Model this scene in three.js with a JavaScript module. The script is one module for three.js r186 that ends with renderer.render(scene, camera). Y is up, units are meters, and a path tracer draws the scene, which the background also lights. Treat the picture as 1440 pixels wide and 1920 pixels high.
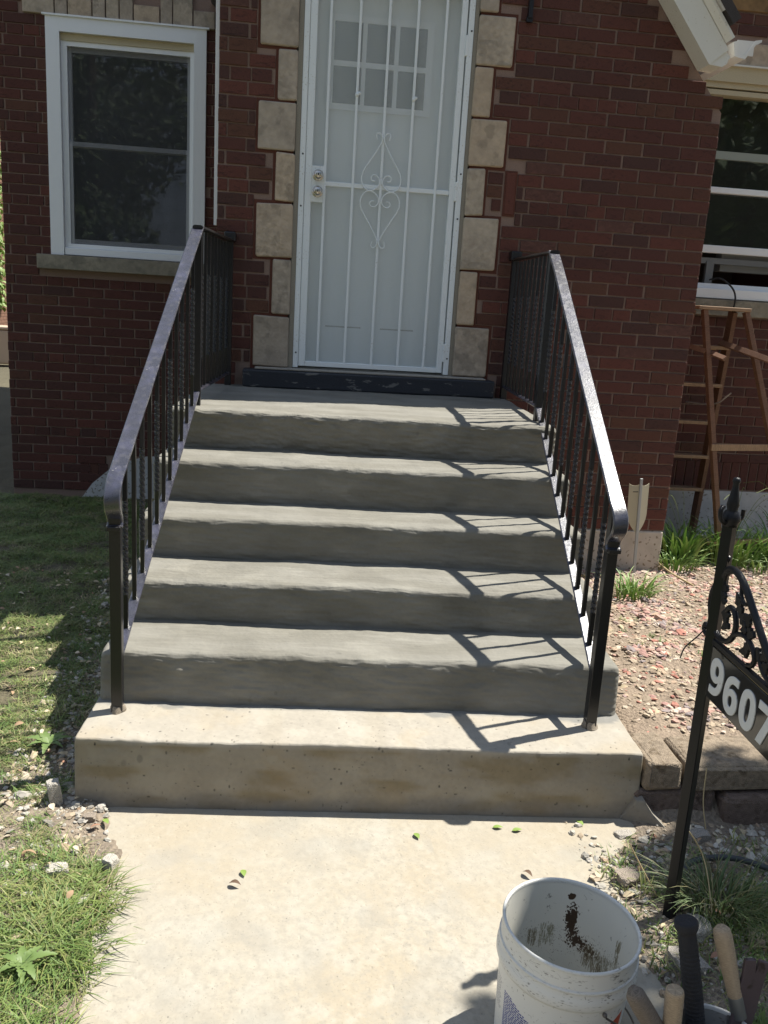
import * as THREE from 'three';
import { mergeGeometries, mergeVertices, toCreasedNormals } from 'three/addons/utils/BufferGeometryUtils.js';
import { RoundedBoxGeometry } from 'three/addons/geometries/RoundedBoxGeometry.js';
import { FontLoader } from 'three/addons/loaders/FontLoader.js';
import { TextGeometry } from 'three/addons/geometries/TextGeometry.js';
import { createNoise2D, createNoise3D } from 'simplex-noise';

/* ------------------------------------------------ camera, sky, sun, exposure */
const scene = new THREE.Scene();
const camera = new THREE.PerspectiveCamera(60.62, 0.75, 0.05, 600);
camera.rotation.order = 'YXZ';
camera.rotation.set(-0.2335, -0.1171, 0.0613);
camera.position.set(-0.456, 1.502, 4.927);
camera.updateMatrixWorld(true);

const renderer = new THREE.WebGLRenderer({ antialias: true });
renderer.toneMapping = THREE.LinearToneMapping;
renderer.toneMappingExposure = 1.9;
renderer.shadowMap.enabled = true;
renderer.setSize(768, 1024);

const SUN = new THREE.Vector3(0.5, 1, -0.18).normalize();
const SKY = 0.36;                                                        // strength of the computed sky (made below, with the textures)
const sun = new THREE.DirectionalLight(new THREE.Color(1, 0.955, 0.87), 5);
sun.name = 'sun';
sun.position.copy(SUN).multiplyScalar(30); sun.castShadow = true; sun.shadow.radius = 1;
sun.shadow.mapSize.set(4096, 4096);
Object.assign(sun.shadow.camera, { left: -9, right: 9, top: 9, bottom: -9, near: 1, far: 70 });
scene.add(sun, sun.target);

/* ------------------------------------------------ helpers */
let seed = 20240611;
const rnd = () => { seed = (seed + 0x6d2b79f5) | 0; let t = Math.imul(seed ^ (seed >>> 15), 1 | seed); t = (t + Math.imul(t ^ (t >>> 7), 61 | t)) ^ t; return ((t ^ (t >>> 14)) >>> 0) / 4294967296; };
const rr = (a, b) => a + (b - a) * rnd();
const n2 = createNoise2D(rnd), n3 = createNoise3D(rnd);
const fbm = (x, y, o = 4) => { let s = 0, a = 0.5; for (let i = 0; i < o; i++) { s += a * n2(x, y); x = x * 2.03 + 7.1; y = y * 2.03 - 3.7; a *= 0.5; } return s; };
const clamp = (v, a = 0, b = 1) => Math.min(b, Math.max(a, v));
const sst = (a, b, v) => { const t = clamp((v - a) / (b - a)); return t * t * (3 - 2 * t); };
const mix = (a, b, t) => a + (b - a) * t;
const V = (x, y, z) => new THREE.Vector3(x, y, z);

const used = {};
function numbered(name) { const n = used[name] = (used[name] ?? -1) + 1; return n ? `${name}_${String(n).padStart(3, '0')}` : name; }
function tag(o, label, category, group) { o.userData.label = label; if (category) o.userData.category = category; if (group) o.userData.group = group; return o; }
function thing(name, label, category, pos = [0, 0, 0], group) { const o = new THREE.Group(); o.name = numbered(name); o.position.set(...pos); scene.add(o); return tag(o, label, category, group); }
function mesh(name, geo, mat, parent, label) {
  if (Array.isArray(geo)) geo = merge(geo);
  const m = new THREE.Mesh(geo, mat); m.name = parent === scene ? numbered(name) : name; m.castShadow = m.receiveShadow = true;
  (parent ?? scene).add(m); if (label) m.userData.label = label; return m;
}
function merge(list) {
  const flat = list.map((g) => { const h = g.index ? g.toNonIndexed() : g.clone(); for (const k of Object.keys(h.attributes)) if (!['position', 'normal', 'uv', 'color'].includes(k)) h.deleteAttribute(k); return h; });
  return mergeGeometries(flat);
}
const move = (g, x, y, z) => (g.translate(x, y, z), g);
// uv in metres from the dominant axis of each face
function boxUV(g, ox = 0, oy = 0) {
  if (g.index) g = g.toNonIndexed();
  const p = g.attributes.position, n = g.attributes.normal, uv = new Float32Array(p.count * 2);
  for (let i = 0; i < p.count; i++) {
    const ax = Math.abs(n.getX(i)), ay = Math.abs(n.getY(i)), az = Math.abs(n.getZ(i));
    let u, v;
    if (az >= ax && az >= ay) { u = p.getX(i); v = p.getY(i); } else if (ax >= ay) { u = p.getZ(i); v = p.getY(i); } else { u = p.getX(i); v = p.getZ(i); }
    uv[i * 2] = u + ox; uv[i * 2 + 1] = v + oy;
  }
  g.setAttribute('uv', new THREE.BufferAttribute(uv, 2)); return g;
}
const box = (x0, x1, y0, y1, z0, z1) => boxUV(move(new THREE.BoxGeometry(x1 - x0, y1 - y0, z1 - z0), (x0 + x1) / 2, (y0 + y1) / 2, (z0 + z1) / 2));
const rbox = (x0, x1, y0, y1, z0, z1, r = 0.004, s = 2) => boxUV(move(new RoundedBoxGeometry(x1 - x0, y1 - y0, z1 - z0, s, r), (x0 + x1) / 2, (y0 + y1) / 2, (z0 + z1) / 2));
// bar of rectangular section between two points
function bar(a, b, w, d, up = V(0, 0, 1), r = 0.0015) {
  const dir = b.clone().sub(a), L = dir.length(); dir.normalize();
  const g = boxUV(new RoundedBoxGeometry(w, L, d, 1, Math.min(r, w / 3, d / 3)));
  const x = new THREE.Vector3().crossVectors(dir, up).normalize(), z = new THREE.Vector3().crossVectors(x, dir).normalize();
  g.applyMatrix4(new THREE.Matrix4().makeBasis(x, dir, z)); g.translate((a.x + b.x) / 2, (a.y + b.y) / 2, (a.z + b.z) / 2); return g;
}
const tube = (pts, r, n = 40, s = 6, closed = false) => new THREE.TubeGeometry(new THREE.CatmullRomCurve3(pts, closed, 'centripetal'), n, r, s, closed);
function noiseTex(w, h, fn, srgb = true, rep = [1, 1]) {
  const d = new Uint8Array(w * h * 4);
  for (let y = 0; y < h; y++) for (let x = 0; x < w; x++) { const c = fn(x / w, y / h, x, y), i = (y * w + x) * 4; for (let k = 0; k < 3; k++) d[i + k] = clamp(c[k] ?? c[0], 0, 1) * 255; d[i + 3] = 255; }
  const t = new THREE.DataTexture(d, w, h); t.wrapS = t.wrapT = THREE.RepeatWrapping; t.magFilter = THREE.LinearFilter; t.minFilter = THREE.LinearMipmapLinearFilter; t.generateMipmaps = true;
  if (srgb) t.colorSpace = THREE.SRGBColorSpace; t.repeat.set(...rep); t.needsUpdate = true; return t;
}
// tileable 2D fbm: noise on a torus by blending
const tf = (u, v, s, o = 4) => { const a = fbm(u * s, v * s, o), b = fbm((u - 1) * s, v * s, o), c = fbm(u * s, (v - 1) * s, o), d = fbm((u - 1) * s, (v - 1) * s, o); return mix(mix(a, b, u), mix(c, d, u), v) * 1.25; };
const lin = (r, g, b) => new THREE.Color().setRGB(r, g, b);
const S = (v) => Math.pow(clamp(v), 1 / 2.2);   // linear to display value, for colour maps
{ // hazy summer sky with scattered soft clouds, the same all round; the air thickens to white near the horizon
  const W = 1024, H = 512, d = new Float32Array(W * H * 4);
  for (let y = 0; y < H; y++) for (let x = 0; x < W; x++) {
    const el = ((y + 0.5) / H - 0.5) * Math.PI, az = ((x + 0.5) / W) * Math.PI * 2, v = V(Math.cos(el) * Math.cos(az), Math.sin(el), Math.cos(el) * Math.sin(az)), up = Math.max(v.y, 0.02);
    const t = Math.pow(clamp(v.y), 0.55), px = v.x / (up + 0.25), pz = v.z / (up + 0.25);
    const c = sst(0.02, 0.42, fbm(px * 1.6 + 3, pz * 1.6, 5)) * sst(0.02, 0.2, v.y);
    const glow = Math.pow(clamp(v.dot(SUN)), 40) * 0.9 + Math.pow(clamp(v.dot(SUN)), 6) * 0.3, base = [mix(0.72, 0.2, t), mix(0.82, 0.38, t), mix(0.93, 0.76, t)], i = (y * W + x) * 4;
    for (let k = 0; k < 3; k++) d[i + k] = (mix(base[k], [1.25, 1.25, 1.25][k], c * 0.8) + glow * [1, 0.97, 0.9][k]) * 1.0;
    d[i + 3] = 1;
  }
  const t = new THREE.DataTexture(d, W, H, THREE.RGBAFormat, THREE.FloatType); t.mapping = THREE.EquirectangularReflectionMapping; t.magFilter = t.minFilter = THREE.LinearFilter; t.needsUpdate = true; t.name = 'sky';
  scene.background = t; scene.environment = t; scene.backgroundIntensity = scene.environmentIntensity = SKY;
}
const std = (color, roughness = 0.8, o = {}) => new THREE.MeshStandardMaterial({ color, roughness, ...o });

/* ------------------------------------------------ textures and materials */
const speck = (sz, count, rmin, rmax) => { const a = new Float32Array(sz * sz); for (let i = 0; i < count; i++) { const cx = rnd() * sz, cy = rnd() * sz, r = rr(rmin, rmax), k = rr(0.4, 1), e = rr(0.6, 1.6); for (let y = -Math.ceil(r * 2); y <= r * 2; y++) for (let x = -Math.ceil(r * 2); x <= r * 2; x++) { const d = Math.hypot(x * e, y / e) / r; if (d < 1.2) { const j = ((((cy + y) | 0) + sz) % sz) * sz + ((((cx + x) | 0) + sz) % sz); a[j] = Math.max(a[j], k * sst(1.2, 0.6, d)); } } } return a; };
const SZ = 1024;
const pits = speck(SZ, 900, 0.8, 2.6), pits2 = speck(SZ, 2600, 0.5, 1.5), big = speck(SZ, 26, 3, 8);
// pale old concrete: walk and bottom step (uv metres, tile 1.6 m)
const oldMap = noiseTex(SZ, SZ, (u, v, x, y) => {
  const a = tf(u, v, 3, 4), b = tf(u + 0.37, v + 0.1, 9, 4), c = tf(u, v, 60, 2), i = y * SZ + x;
  const st = sst(0.08, 0.5, a + b * 0.4), wh = sst(0.12, 0.45, b - a * 0.5);
  let L = 0.40 + 0.04 * c + 0.04 * b; let r = L * 1.02, g = L * 0.93, bl = L * 0.785;
  r = mix(r, 0.4, st * 0.5); g = mix(g, 0.335, st * 0.5); bl = mix(bl, 0.24, st * 0.5);
  r = mix(r, 0.46, wh * 0.5); g = mix(g, 0.43, wh * 0.5); bl = mix(bl, 0.37, wh * 0.5);
  const p = 1 - 0.62 * pits[i] - 0.3 * pits2[i] - 0.3 * big[i];
  return [S(r * p * 0.79), S(g * p * 0.79), S(bl * p * 0.775)];
}, true, [1 / 1.6, 1 / 1.6]);
const oldBump = noiseTex(512, 512, (u, v, x, y) => { const i = (y * 2) * SZ + x * 2; return [0.55 + 0.25 * tf(u, v, 40, 3) - 0.5 * pits[i] - 0.25 * pits2[i]]; }, false, [1 / 1.6, 1 / 1.6]);
const oldConcrete = std(0xffffff, 0.92, { map: oldMap, bumpMap: oldBump, bumpScale: 0.004, vertexColors: true });
const grains = speck(SZ, 9000, 0.4, 0.9);
const walkMap = noiseTex(SZ, SZ, (u, v, x, y) => {
  const i = y * SZ + x, a = tf(u, v, 2.4, 6), b = tf(u + 0.37, v + 0.1, 9, 6), c = tf(u, v, 110, 2), f = tf(u + 0.15, v + 0.55, 34, 4);
  const st = clamp(0.5 + 1.1 * a + 0.5 * f), wh = clamp(0.25 + 1.0 * b - 0.5 * a + 0.6 * f) , gy = sst(0.15, 0.6, tf(u + 0.6, v + 0.3, 4, 6) + 0.3 * f);
  const L = 0.42 + 0.05 * c + 0.045 * f; let r = L * 1.02, g = L * 0.93, bl = L * 0.77;
  r = mix(r, 0.43, st * 0.6); g = mix(g, 0.36, st * 0.6); bl = mix(bl, 0.255, st * 0.6);
  r = mix(r, 0.5, wh * 0.45); g = mix(g, 0.475, wh * 0.45); bl = mix(bl, 0.415, wh * 0.45); r = mix(r, 0.31, gy * 0.3); g = mix(g, 0.295, gy * 0.3); bl = mix(bl, 0.26, gy * 0.3);
  const p = 1 - 0.4 * pits[i] * pits[i] - 0.35 * pits2[i] - 0.35 * grains[i];
  return [S(r * p * 0.75), S(g * p * 0.752), S(bl * p * 0.74)];
}, true, [1 / 1.15, 1 / 1.15]);
const walkConcrete = std(0xffffff, 0.92, { map: walkMap, bumpMap: oldBump, bumpScale: 0.004 });
// new grey cement, brushed along the step
const cemMap = noiseTex(SZ, SZ, (u, v, x, y) => {
  const i = y * SZ + x, a = tf(u, v, 4, 4), st = tf(u * 0.16 + 0.31, v, 40, 3) , c = tf(u, v, 70, 2);
  const w = sst(0.1, 0.55, a + 0.3 * st);
  let L = 0.355 + 0.035 * st + 0.02 * c + 0.05 * w - 0.035 * sst(0.1, 0.5, -a);
  const p = 1 - 0.3 * pits2[i] * (pits[i] > 0 ? 1 : 0.15) - 0.35 * big[i] * 0.5;
  return [S(L * 0.56 * p), S(L * 0.535 * p), S(L * 0.455 * p)];
}, true, [1 / 1.3, 1 / 1.3]);
const cemBump = noiseTex(512, 512, (u, v) => [0.5 + 0.3 * tf(u * 0.12 + 0.2, v, 60, 3) + 0.2 * tf(u, v, 50, 3)], false, [1 / 1.3, 1 / 1.3]);
const cement = std(0xffffff, 0.9, { map: cemMap, bumpMap: cemBump, bumpScale: 0.005, vertexColors: true });
// wire-cut brick face: vertical scratches, tile 0.43 m x 0.215 m
const brickGrey = (u, v, k = 1) => { const s = tf(u * 1, v * 0.12, 90, 2), c = tf(u, v, 26, 3), d = sst(0.25, 0.6, tf(u + 0.2, v + 0.4, 7, 3)); return (0.8 + 0.26 * s + 0.2 * c - 0.3 * d * k); };
const brickMap = noiseTex(512, 256, (u, v) => { const g = brickGrey(u, v); const w = sst(0.42, 0.7, tf(u + 0.6, v, 14, 3)); return [S(mix(g * 0.9, 1, w * 0.3)), S(mix(g * 0.88, 1, w * 0.5)), S(mix(g * 0.87, 1, w * 0.5))]; }, true, [1 / 0.43, 1 / 0.215]);
const brickBump = noiseTex(512, 256, (u, v) => [0.5 + 0.35 * tf(u, v * 0.1, 90, 2) + 0.25 * tf(u, v, 30, 3)], false, [1 / 0.43, 1 / 0.215]);
const BRICK = [[0.1406, 0.0516, 0.0369], [0.13, 0.0482, 0.0352], [0.1203, 0.0457, 0.0344], [0.1511, 0.0533, 0.0377], [0.1089, 0.0448, 0.0344], [0.1352, 0.0567, 0.0369], [0.1643, 0.0567, 0.0394], [0.0984, 0.0457, 0.0361], [0.144, 0.0634, 0.0394], [0.1247, 0.0457, 0.0335]];
const brickMat = BRICK.map((c) => std(lin(...c), 0.92, { map: brickMap, bumpMap: brickBump, bumpScale: 0.003 }));
const limeMap = noiseTex(256, 128, (u, v) => { const g = brickGrey(u, v), w = sst(0.12, 0.5, tf(u + 0.2, v + 0.7, 8, 4)); return [S(mix(g * 0.95, 1.9, w * 0.5)), S(mix(g * 0.95, 2.6, w * 0.5)), S(mix(g * 0.95, 2.7, w * 0.5))]; }, true, [1 / 0.43, 1 / 0.215]);
brickMat.push(std(lin(0.13, 0.06, 0.045), 0.95, { map: limeMap, bumpMap: brickBump, bumpScale: 0.003 }));
const brickMassMat = std(0xffffff, 0.92, { map: brickMap, bumpMap: brickBump, bumpScale: 0.003, vertexColors: true });
const grit = noiseTex(256, 256, (u, v) => { const g = 0.86 + 0.3 * tf(u, v, 30, 4); return [S(g)]; }, true, [5, 5]);
const gritBump = noiseTex(256, 256, (u, v) => [0.5 + 0.4 * tf(u, v, 40, 4)], false, [5, 5]);
const mortarMat = std(lin(0.31, 0.215, 0.17), 0.95, { map: grit, bumpMap: gritBump, bumpScale: 0.004 });
const redMortar = std(lin(0.13, 0.045, 0.028), 0.95, { map: grit, bumpMap: gritBump, bumpScale: 0.004 });
// limestone
const stoneMap = noiseTex(512, 512, (u, v) => {
  const a = tf(u, v, 4, 5), b = tf(u + 0.3, v + 0.2, 18, 4), d = 0.45 * sst(0.3, 0.75, tf(u + 0.5, v + 0.7, 5, 5));
  const L = 0.45 + 0.12 * a + 0.08 * b; let c = [L * 0.98, L * 0.82, L * 0.62]; c = [mix(c[0], 0.14, d * 0.75), mix(c[1], 0.125, d * 0.75), mix(c[2], 0.095, d * 0.75)]; return c.map(S);
}, true, [1 / 0.9, 1 / 0.9]);
const stoneBump = noiseTex(256, 256, (u, v) => [0.5 + 0.3 * tf(u, v, 8, 4) + 0.2 * tf(u, v, 40, 3)], false, [1 / 0.9, 1 / 0.9]);
const limestone = [[1, 1, 1], [0.9, 0.9, 0.92], [1.03, 0.98, 0.93], [0.84, 0.84, 0.86]].map((c) => std(lin(...c), 0.9, { map: stoneMap, bumpMap: stoneBump, bumpScale: 0.01 }));
const sillStone = std(lin(0.62, 0.66, 0.66), 0.9, { map: stoneMap, bumpMap: stoneBump, bumpScale: 0.006 });
const parge = std(lin(0.62, 0.62, 0.6), 0.9, { map: noiseTex(512, 512, (u, v) => { const d = sst(0.22, 0.45, tf(u, v, 14, 4)), e = 0.9 + 0.15 * tf(u, v, 5, 3); return [S(mix(e, 0.42, d)), S(mix(e, 0.38, d)), S(mix(e, 0.31, d))]; }, true, [1.6, 1.6]), bumpMap: gritBump, bumpScale: 0.006 });
const baseConcrete = std(lin(0.62, 0.55, 0.46), 0.9, { map: parge.map, bumpMap: gritBump, bumpScale: 0.006 });
// paints and metals
const ironRough = noiseTex(512, 512, (u, v) => [0.34 + 0.25 * sst(0, 0.5, tf(u, v, 12, 4)) + 0.12 * tf(u, v, 50, 3)], false, [2, 2]);
const ironMap = noiseTex(512, 512, (u, v) => { const d = 0.4 + 0.6 * sst(-0.3, 0.6, tf(u, v, 6, 3)), e = 0.5 * sst(0.8, 0.9, tf(u + 0.3, v, 18, 4)); const b = 0.014; return [S(mix(mix(b, 0.07, d * 0.55), 0.35, e)), S(mix(mix(b, 0.07, d * 0.55), 0.33, e)), S(mix(mix(b * 1.1, 0.12, d * 0.55), 0.3, e))]; }, true, [2, 2]);
const iron = new THREE.MeshPhysicalMaterial({ color: lin(0.011, 0.0105, 0.0115), roughness: 0.28, specularIntensity: 0.9, bumpMap: gritBump, bumpScale: 0.0005 });
const wornIron = new THREE.MeshPhysicalMaterial({ color: 0xffffff, roughness: 0.9, map: ironMap, roughnessMap: ironRough, bumpMap: gritBump, bumpScale: 0.0008, clearcoat: 1, clearcoatRoughness: 0.2 });
const white = std(lin(0.74, 0.75, 0.74), 0.45, { map: noiseTex(256, 256, (u, v) => { const d = sst(0.42, 0.6, tf(u, v, 20, 4)); return [S(mix(0.98, 0.72, d)), S(mix(0.98, 0.68, d)), S(mix(0.97, 0.6, d))]; }, true, [2.3, 2.3]) });
const doorPaint = std(lin(0.8, 0.84, 0.84), 0.5, { map: white.map });
const vinyl = std(lin(0.83, 0.85, 0.85), 0.4);
const cream = std(lin(0.6, 0.52, 0.34), 0.6, { map: grit });
const cornicePaint = std(lin(0.72, 0.72, 0.66), 0.55, { map: white.map });
const jambPaint = std(lin(0.3, 0.27, 0.21), 0.7, { map: grit });
const chrome = std(lin(0.55, 0.52, 0.47), 0.25, { metalness: 1 });
const navy = std(0xffffff, 0.55, { map: noiseTex(512, 256, (u, v) => { const d = 0.85 * sst(0.32, 0.5, tf(u, v, 6, 5) + 0.25 * tf(u, v, 40, 3)); return [S(mix(0.016, 0.17, d)), S(mix(0.018, 0.165, d)), S(mix(0.026, 0.15, d))]; }, true, [0.9, 2.4]), bumpMap: gritBump, bumpScale: 0.004 });
const darkVoid = std(lin(0.012, 0.012, 0.012), 1);
const glassMat = new THREE.MeshPhysicalMaterial({ color: 0xffffff, roughness: 0.02, transmission: 1, thickness: 0, ior: 1.52 });
const woodMap = noiseTex(512, 256, (u, v) => { const s = tf(u * 0.2, v, 26, 4), k = sst(0.3, 0.5, tf(u, v, 8, 4)); const L = 0.8 + 0.4 * s; return [S(mix(L, 0.4, k * 0.5)), S(mix(L * 0.95, 0.36, k * 0.5)), S(mix(L * 0.9, 0.32, k * 0.5))]; }, true, [1.5, 6]);
const ladderWood = std(lin(0.22, 0.125, 0.08), 0.75, { map: woodMap });
const paleWood = std(lin(0.4, 0.28, 0.18), 0.75, { map: woodMap });
const handleWood = std(lin(0.45, 0.36, 0.25), 0.8, { map: woodMap });
const oldHandle = std(lin(0.2, 0.17, 0.14), 0.85, { map: woodMap });

/* ------------------------------------------------ ground */
const GND = 0;
// height of the ground; the walk slab (top y = 0) and steps stand in it
function groundY(x, z) {
  const n = 0.012 * n2(x * 3.1, z * 3.1) + 0.006 * n2(x * 11, z * 11);
  let y = 0.012;
  y = mix(y, -0.055, sst(1.2, -1.6, z));                                  // falls towards the recessed wings
  if (x > 0.3) {                                                           // raised gravel bed behind the kerb blocks
    const k = sst(2.66, 2.48, z), h = mix(0.0, 0.165, sst(-0.4, 2.3, z)) - 0.02 * sst(0, -1, z);
    y = mix(y, h, k * sst(0.55, 0.75, x));
  }
  const wl = -0.86 + 0.02 * n2(z * 2.3, 4) + 0.012 * n2(z * 9, 8) - 0.1 * sst(2.85, 2.5, z), wr = 0.5 + 0.025 * n2(z * 2.9, 14) + 0.012 * n2(z * 12, 18) + 0.1 * sst(2.82, 2.6, z) - 0.1 * sst(2.75, 3.1, z);
  const inside = sst(wl - 0.03, wl + 0.05, x) * sst(wr + 0.05, wr - 0.05, x) * sst(2.3, 2.5, z);
  return y + n - 0.06 * inside;
}
{
  const axis = (a, b, s, far) => { const o = []; for (let v = a; v <= b + 1e-6; v += s) o.push(v); let st = s, v = b; while (v < far) { st *= 1.35; v += st; o.push(v); } st = s; v = a; while (v > -far) { st *= 1.35; v -= st; o.unshift(v); } return o; };
  const xs = axis(-2.8, 2.8, 0.028, 220), zs = axis(-2, 4.4, 0.028, 220), P = [], C = [], UV = [], I = [];
  for (const z of zs) for (const x of xs) {
    P.push(x, groundY(x, z), z); UV.push(x, z);
    const a = fbm(x * 1.7, z * 1.7, 4), b = fbm(x * 9, z * 9, 3);
    const c = [0.29, 0.235, 0.175];
    const lawn = clamp(sst(-1.05, -1.35, x + 0.25 * a + 0.35 * sst(2.3, 3, z)) + sst(4.2, 6, Math.abs(z)) + sst(3.5, 5, Math.abs(x)));
    const gravel = (x > 0.7 ? sst(2.6, 2.4, z) : 0) * (1 - sst(3.5, 5, x));
    const damp = sst(0.1, 0.5, a) * 0.4;
    const k = 1 + 0.3 * b;
    const t = [[0.11, 0.1, 0.055], [0.31, 0.24, 0.175], [0.16, 0.13, 0.1]];
    for (let i = 0; i < 3; i++) { let v = c[i]; v = mix(v, t[2][i], damp); v = mix(v, t[0][i], lawn * 0.85); v = mix(v, t[1][i], gravel); C.push(v * k); }
  }
  for (let j = 0; j < zs.length - 1; j++) for (let i = 0; i < xs.length - 1; i++) { const a = j * xs.length + i, b = a + xs.length; I.push(a, b, a + 1, b, b + 1, a + 1); }
  const g = new THREE.BufferGeometry();
  g.setAttribute('position', new THREE.Float32BufferAttribute(P, 3)); g.setAttribute('color', new THREE.Float32BufferAttribute(C, 3)); g.setAttribute('uv', new THREE.Float32BufferAttribute(UV, 2)); g.setIndex(I); g.computeVertexNormals();
  const soilMap = noiseTex(512, 512, (u, v) => { const a = tf(u, v, 30, 4), b = sst(0.25, 0.5, tf(u, v, 60, 3)); return [S(0.72 + 0.4 * a + 0.4 * b), S(0.72 + 0.4 * a + 0.38 * b), S(0.72 + 0.4 * a + 0.36 * b)]; }, true, [1.8, 1.8]);
  const m = mesh('ground', g, std(0xffffff, 0.97, { map: soilMap, bumpMap: soilMap, bumpScale: 0.012, vertexColors: true }), scene);
  m.userData = { kind: 'structure', label: 'bare tan soil and lawn ground around the steps' };
}
{ // concrete walk leading to the steps
  const g = new THREE.PlaneGeometry(1.75, 9, 2, 12); g.rotateX(-Math.PI / 2); g.translate(-0.17, 0, 2.4 + 4.5);
  const m = mesh('walkway', [boxUV(g)], walkConcrete, scene); m.userData = { kind: 'structure', label: 'pale sunlit concrete walk in front of the steps' };
}
{ // public pavement and street behind the viewer
  const st = mesh('street', [box(-120, 120, -0.06, 0.016, 13, 21)], std(lin(0.06, 0.06, 0.062), 0.9, { map: grit }), scene); st.userData = { kind: 'structure' };
  const pv = mesh('pavement', [box(-120, 120, -0.06, 0.06, 10.2, 11.8)], std(lin(0.4, 0.37, 0.31), 0.9, { map: grit }), scene); pv.userData = { kind: 'structure' };
}

/* ------------------------------------------------ the house */
const house = thing('brick_house', 'dark red brick house with stone door surround and white windows', 'house', [0, 0, 0]);
const FY = 0.263, CO = 0.0677, BH = 0.0585, BL = 0.203, HL = 0.0985, MJ = 0.0095;      // course zero, course pitch, brick sizes
const XL = -0.8594, XR = 1.837, ZL = -1.75, ZR = -1.0;
function part(name, geo, mat, parent = house, label) { return mesh(name, geo, mat, parent, label); }
function wallShape(pts, holes, depth, zFront) {
  const s = new THREE.Shape(pts.map((p) => new THREE.Vector2(...p)));
  for (const h of holes) s.holes.push(new THREE.Path([[h[0], h[2]], [h[1], h[2]], [h[1], h[3]], [h[0], h[3]]].map((p) => new THREE.Vector2(...p))));
  const g = new THREE.ExtrudeGeometry(s, { depth, bevelEnabled: false }); g.translate(0, 0, zFront - depth); return boxUV(g);
}
const REC = 0.009;                                                        // how far the joints lie behind the brick faces
// openings: door in the porch bay
const gableTop = (x) => Math.min(3.09 - 1.215 * (x - 1.447), 4.605 - 1.215 * (0.2 - x)) ;
const bay = part('porch_wall', [wallShape([[XL, FY - 0.002], [XR, FY - 0.002], [XR, gableTop(XR)], [0.2, 4.6], [XL, gableTop(XL)]], [[-0.50, 0.50, 1.05, 3.3]], 0.25, -REC)], mortarMat);
const leftWing = part('left_wing_wall', [wallShape([[-2.475, -0.3], [XL - 0.003, -0.3], [XL - 0.003, 4.4], [-2.475, 4.4]], [[-2.14, -1.10, 1.70, 3.225]], 0.25, ZL - REC)], mortarMat);
const rightWing = part('right_wing_wall', [wallShape([[XR - 0.25, -0.3], [4.6, -0.3], [4.6, 3.72], [XR - 0.25, 3.72]], [[2.0, 3.45, 1.67, 3.12]], 0.25, ZR - REC)], mortarMat);
// return walls, rear and inside
part('side_wall', [box(XL, XL + 0.25, -0.3, 3.2, ZL - 0.2, -0.262)], brickMat[0]);
part('side_wall', [box(XR - 0.25, XR, -0.3, 2.6, ZR - 0.2, -0.262)], brickMat[0]);
part('side_wall', [box(-2.475, -2.225, -0.3, 4.4, -9, ZL - 0.262)], brickMat[0]);
part('side_wall', [box(4.35, 4.6, -0.3, 3.7, -9, ZR - 0.262)], brickMat[0]);
part('rear_wall', [box(-2.475, 4.6, -0.3, 4.4, -9.25, -9.003)], brickMat[0]);
part('floor_slab', [box(-2.22, 4.34, 0.72, 0.9, -9, ZL - 0.262)], std(lin(0.1, 0.07, 0.05), 0.8));
part('inner_wall', [box(-2.2, 4.3, 0.9, 4.3, -4.6, -4.5)], std(lin(0.2, 0.19, 0.17), 0.9));
{ // main roof: ridge along x, eaves front and back; porch gable roof in front of it
  const shingle = std(lin(0.07, 0.062, 0.058), 0.95, { map: grit, bumpMap: gritBump, bumpScale: 0.01 });
  const slab = (a, b, c, d, t) => { const n = new THREE.Vector3().crossVectors(b.clone().sub(a), d.clone().sub(a)).normalize().multiplyScalar(-t); const q = [a, b, c, d], P = [], top = q, bot = q.map((v) => v.clone().add(n)); const face = (...f) => P.push(f[0], f[1], f[2], f[0], f[2], f[3]); face(...top); face(...bot.slice().reverse()); for (let i = 0; i < 4; i++) face(top[i], bot[i], bot[(i + 1) % 4], top[(i + 1) % 4]); const g = new THREE.BufferGeometry().setFromPoints(P); g.computeVertexNormals(); return boxUV(g); };
  part('roof', [slab(V(-2.8, 4.45, -1.4), V(1.2, 4.45, -1.4), V(1.2, 7.4, -5.3), V(-2.8, 7.4, -5.3), 0.12), slab(V(1.2, 3.72, -0.93), V(4.9, 3.72, -0.93), V(4.9, 7.4, -5.3), V(1.2, 7.4, -5.3), 0.12), slab(V(-2.8, 7.4, -5.3), V(4.9, 7.4, -5.3), V(4.9, 4.4, -9.6), V(-2.8, 4.4, -9.6), 0.12)], shingle);
  const off = 0.315;                                                      // cornice height above the wall line
  const gl = (x) => gableTop(x) + off;
  part('porch_roof', [slab(V(0.2, gl(0.2) + 0.02, 0.205), V(XR - 0.06, gl(XR - 0.06) + 0.02, 0.205), V(XR - 0.06, gl(XR - 0.06) + 0.02, -3.5), V(0.2, gl(0.2) + 0.02, -3.5), 0.05), slab(V(0.2, gl(0.2) + 0.02, 0.205), V(0.2, gl(0.2) + 0.02, -3.5), V(XL - 0.2, gl(XL - 0.2) + 0.02, -3.5), V(XL - 0.2, gl(XL - 0.2) + 0.02, 0.205), 0.05)], shingle);
}
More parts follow.
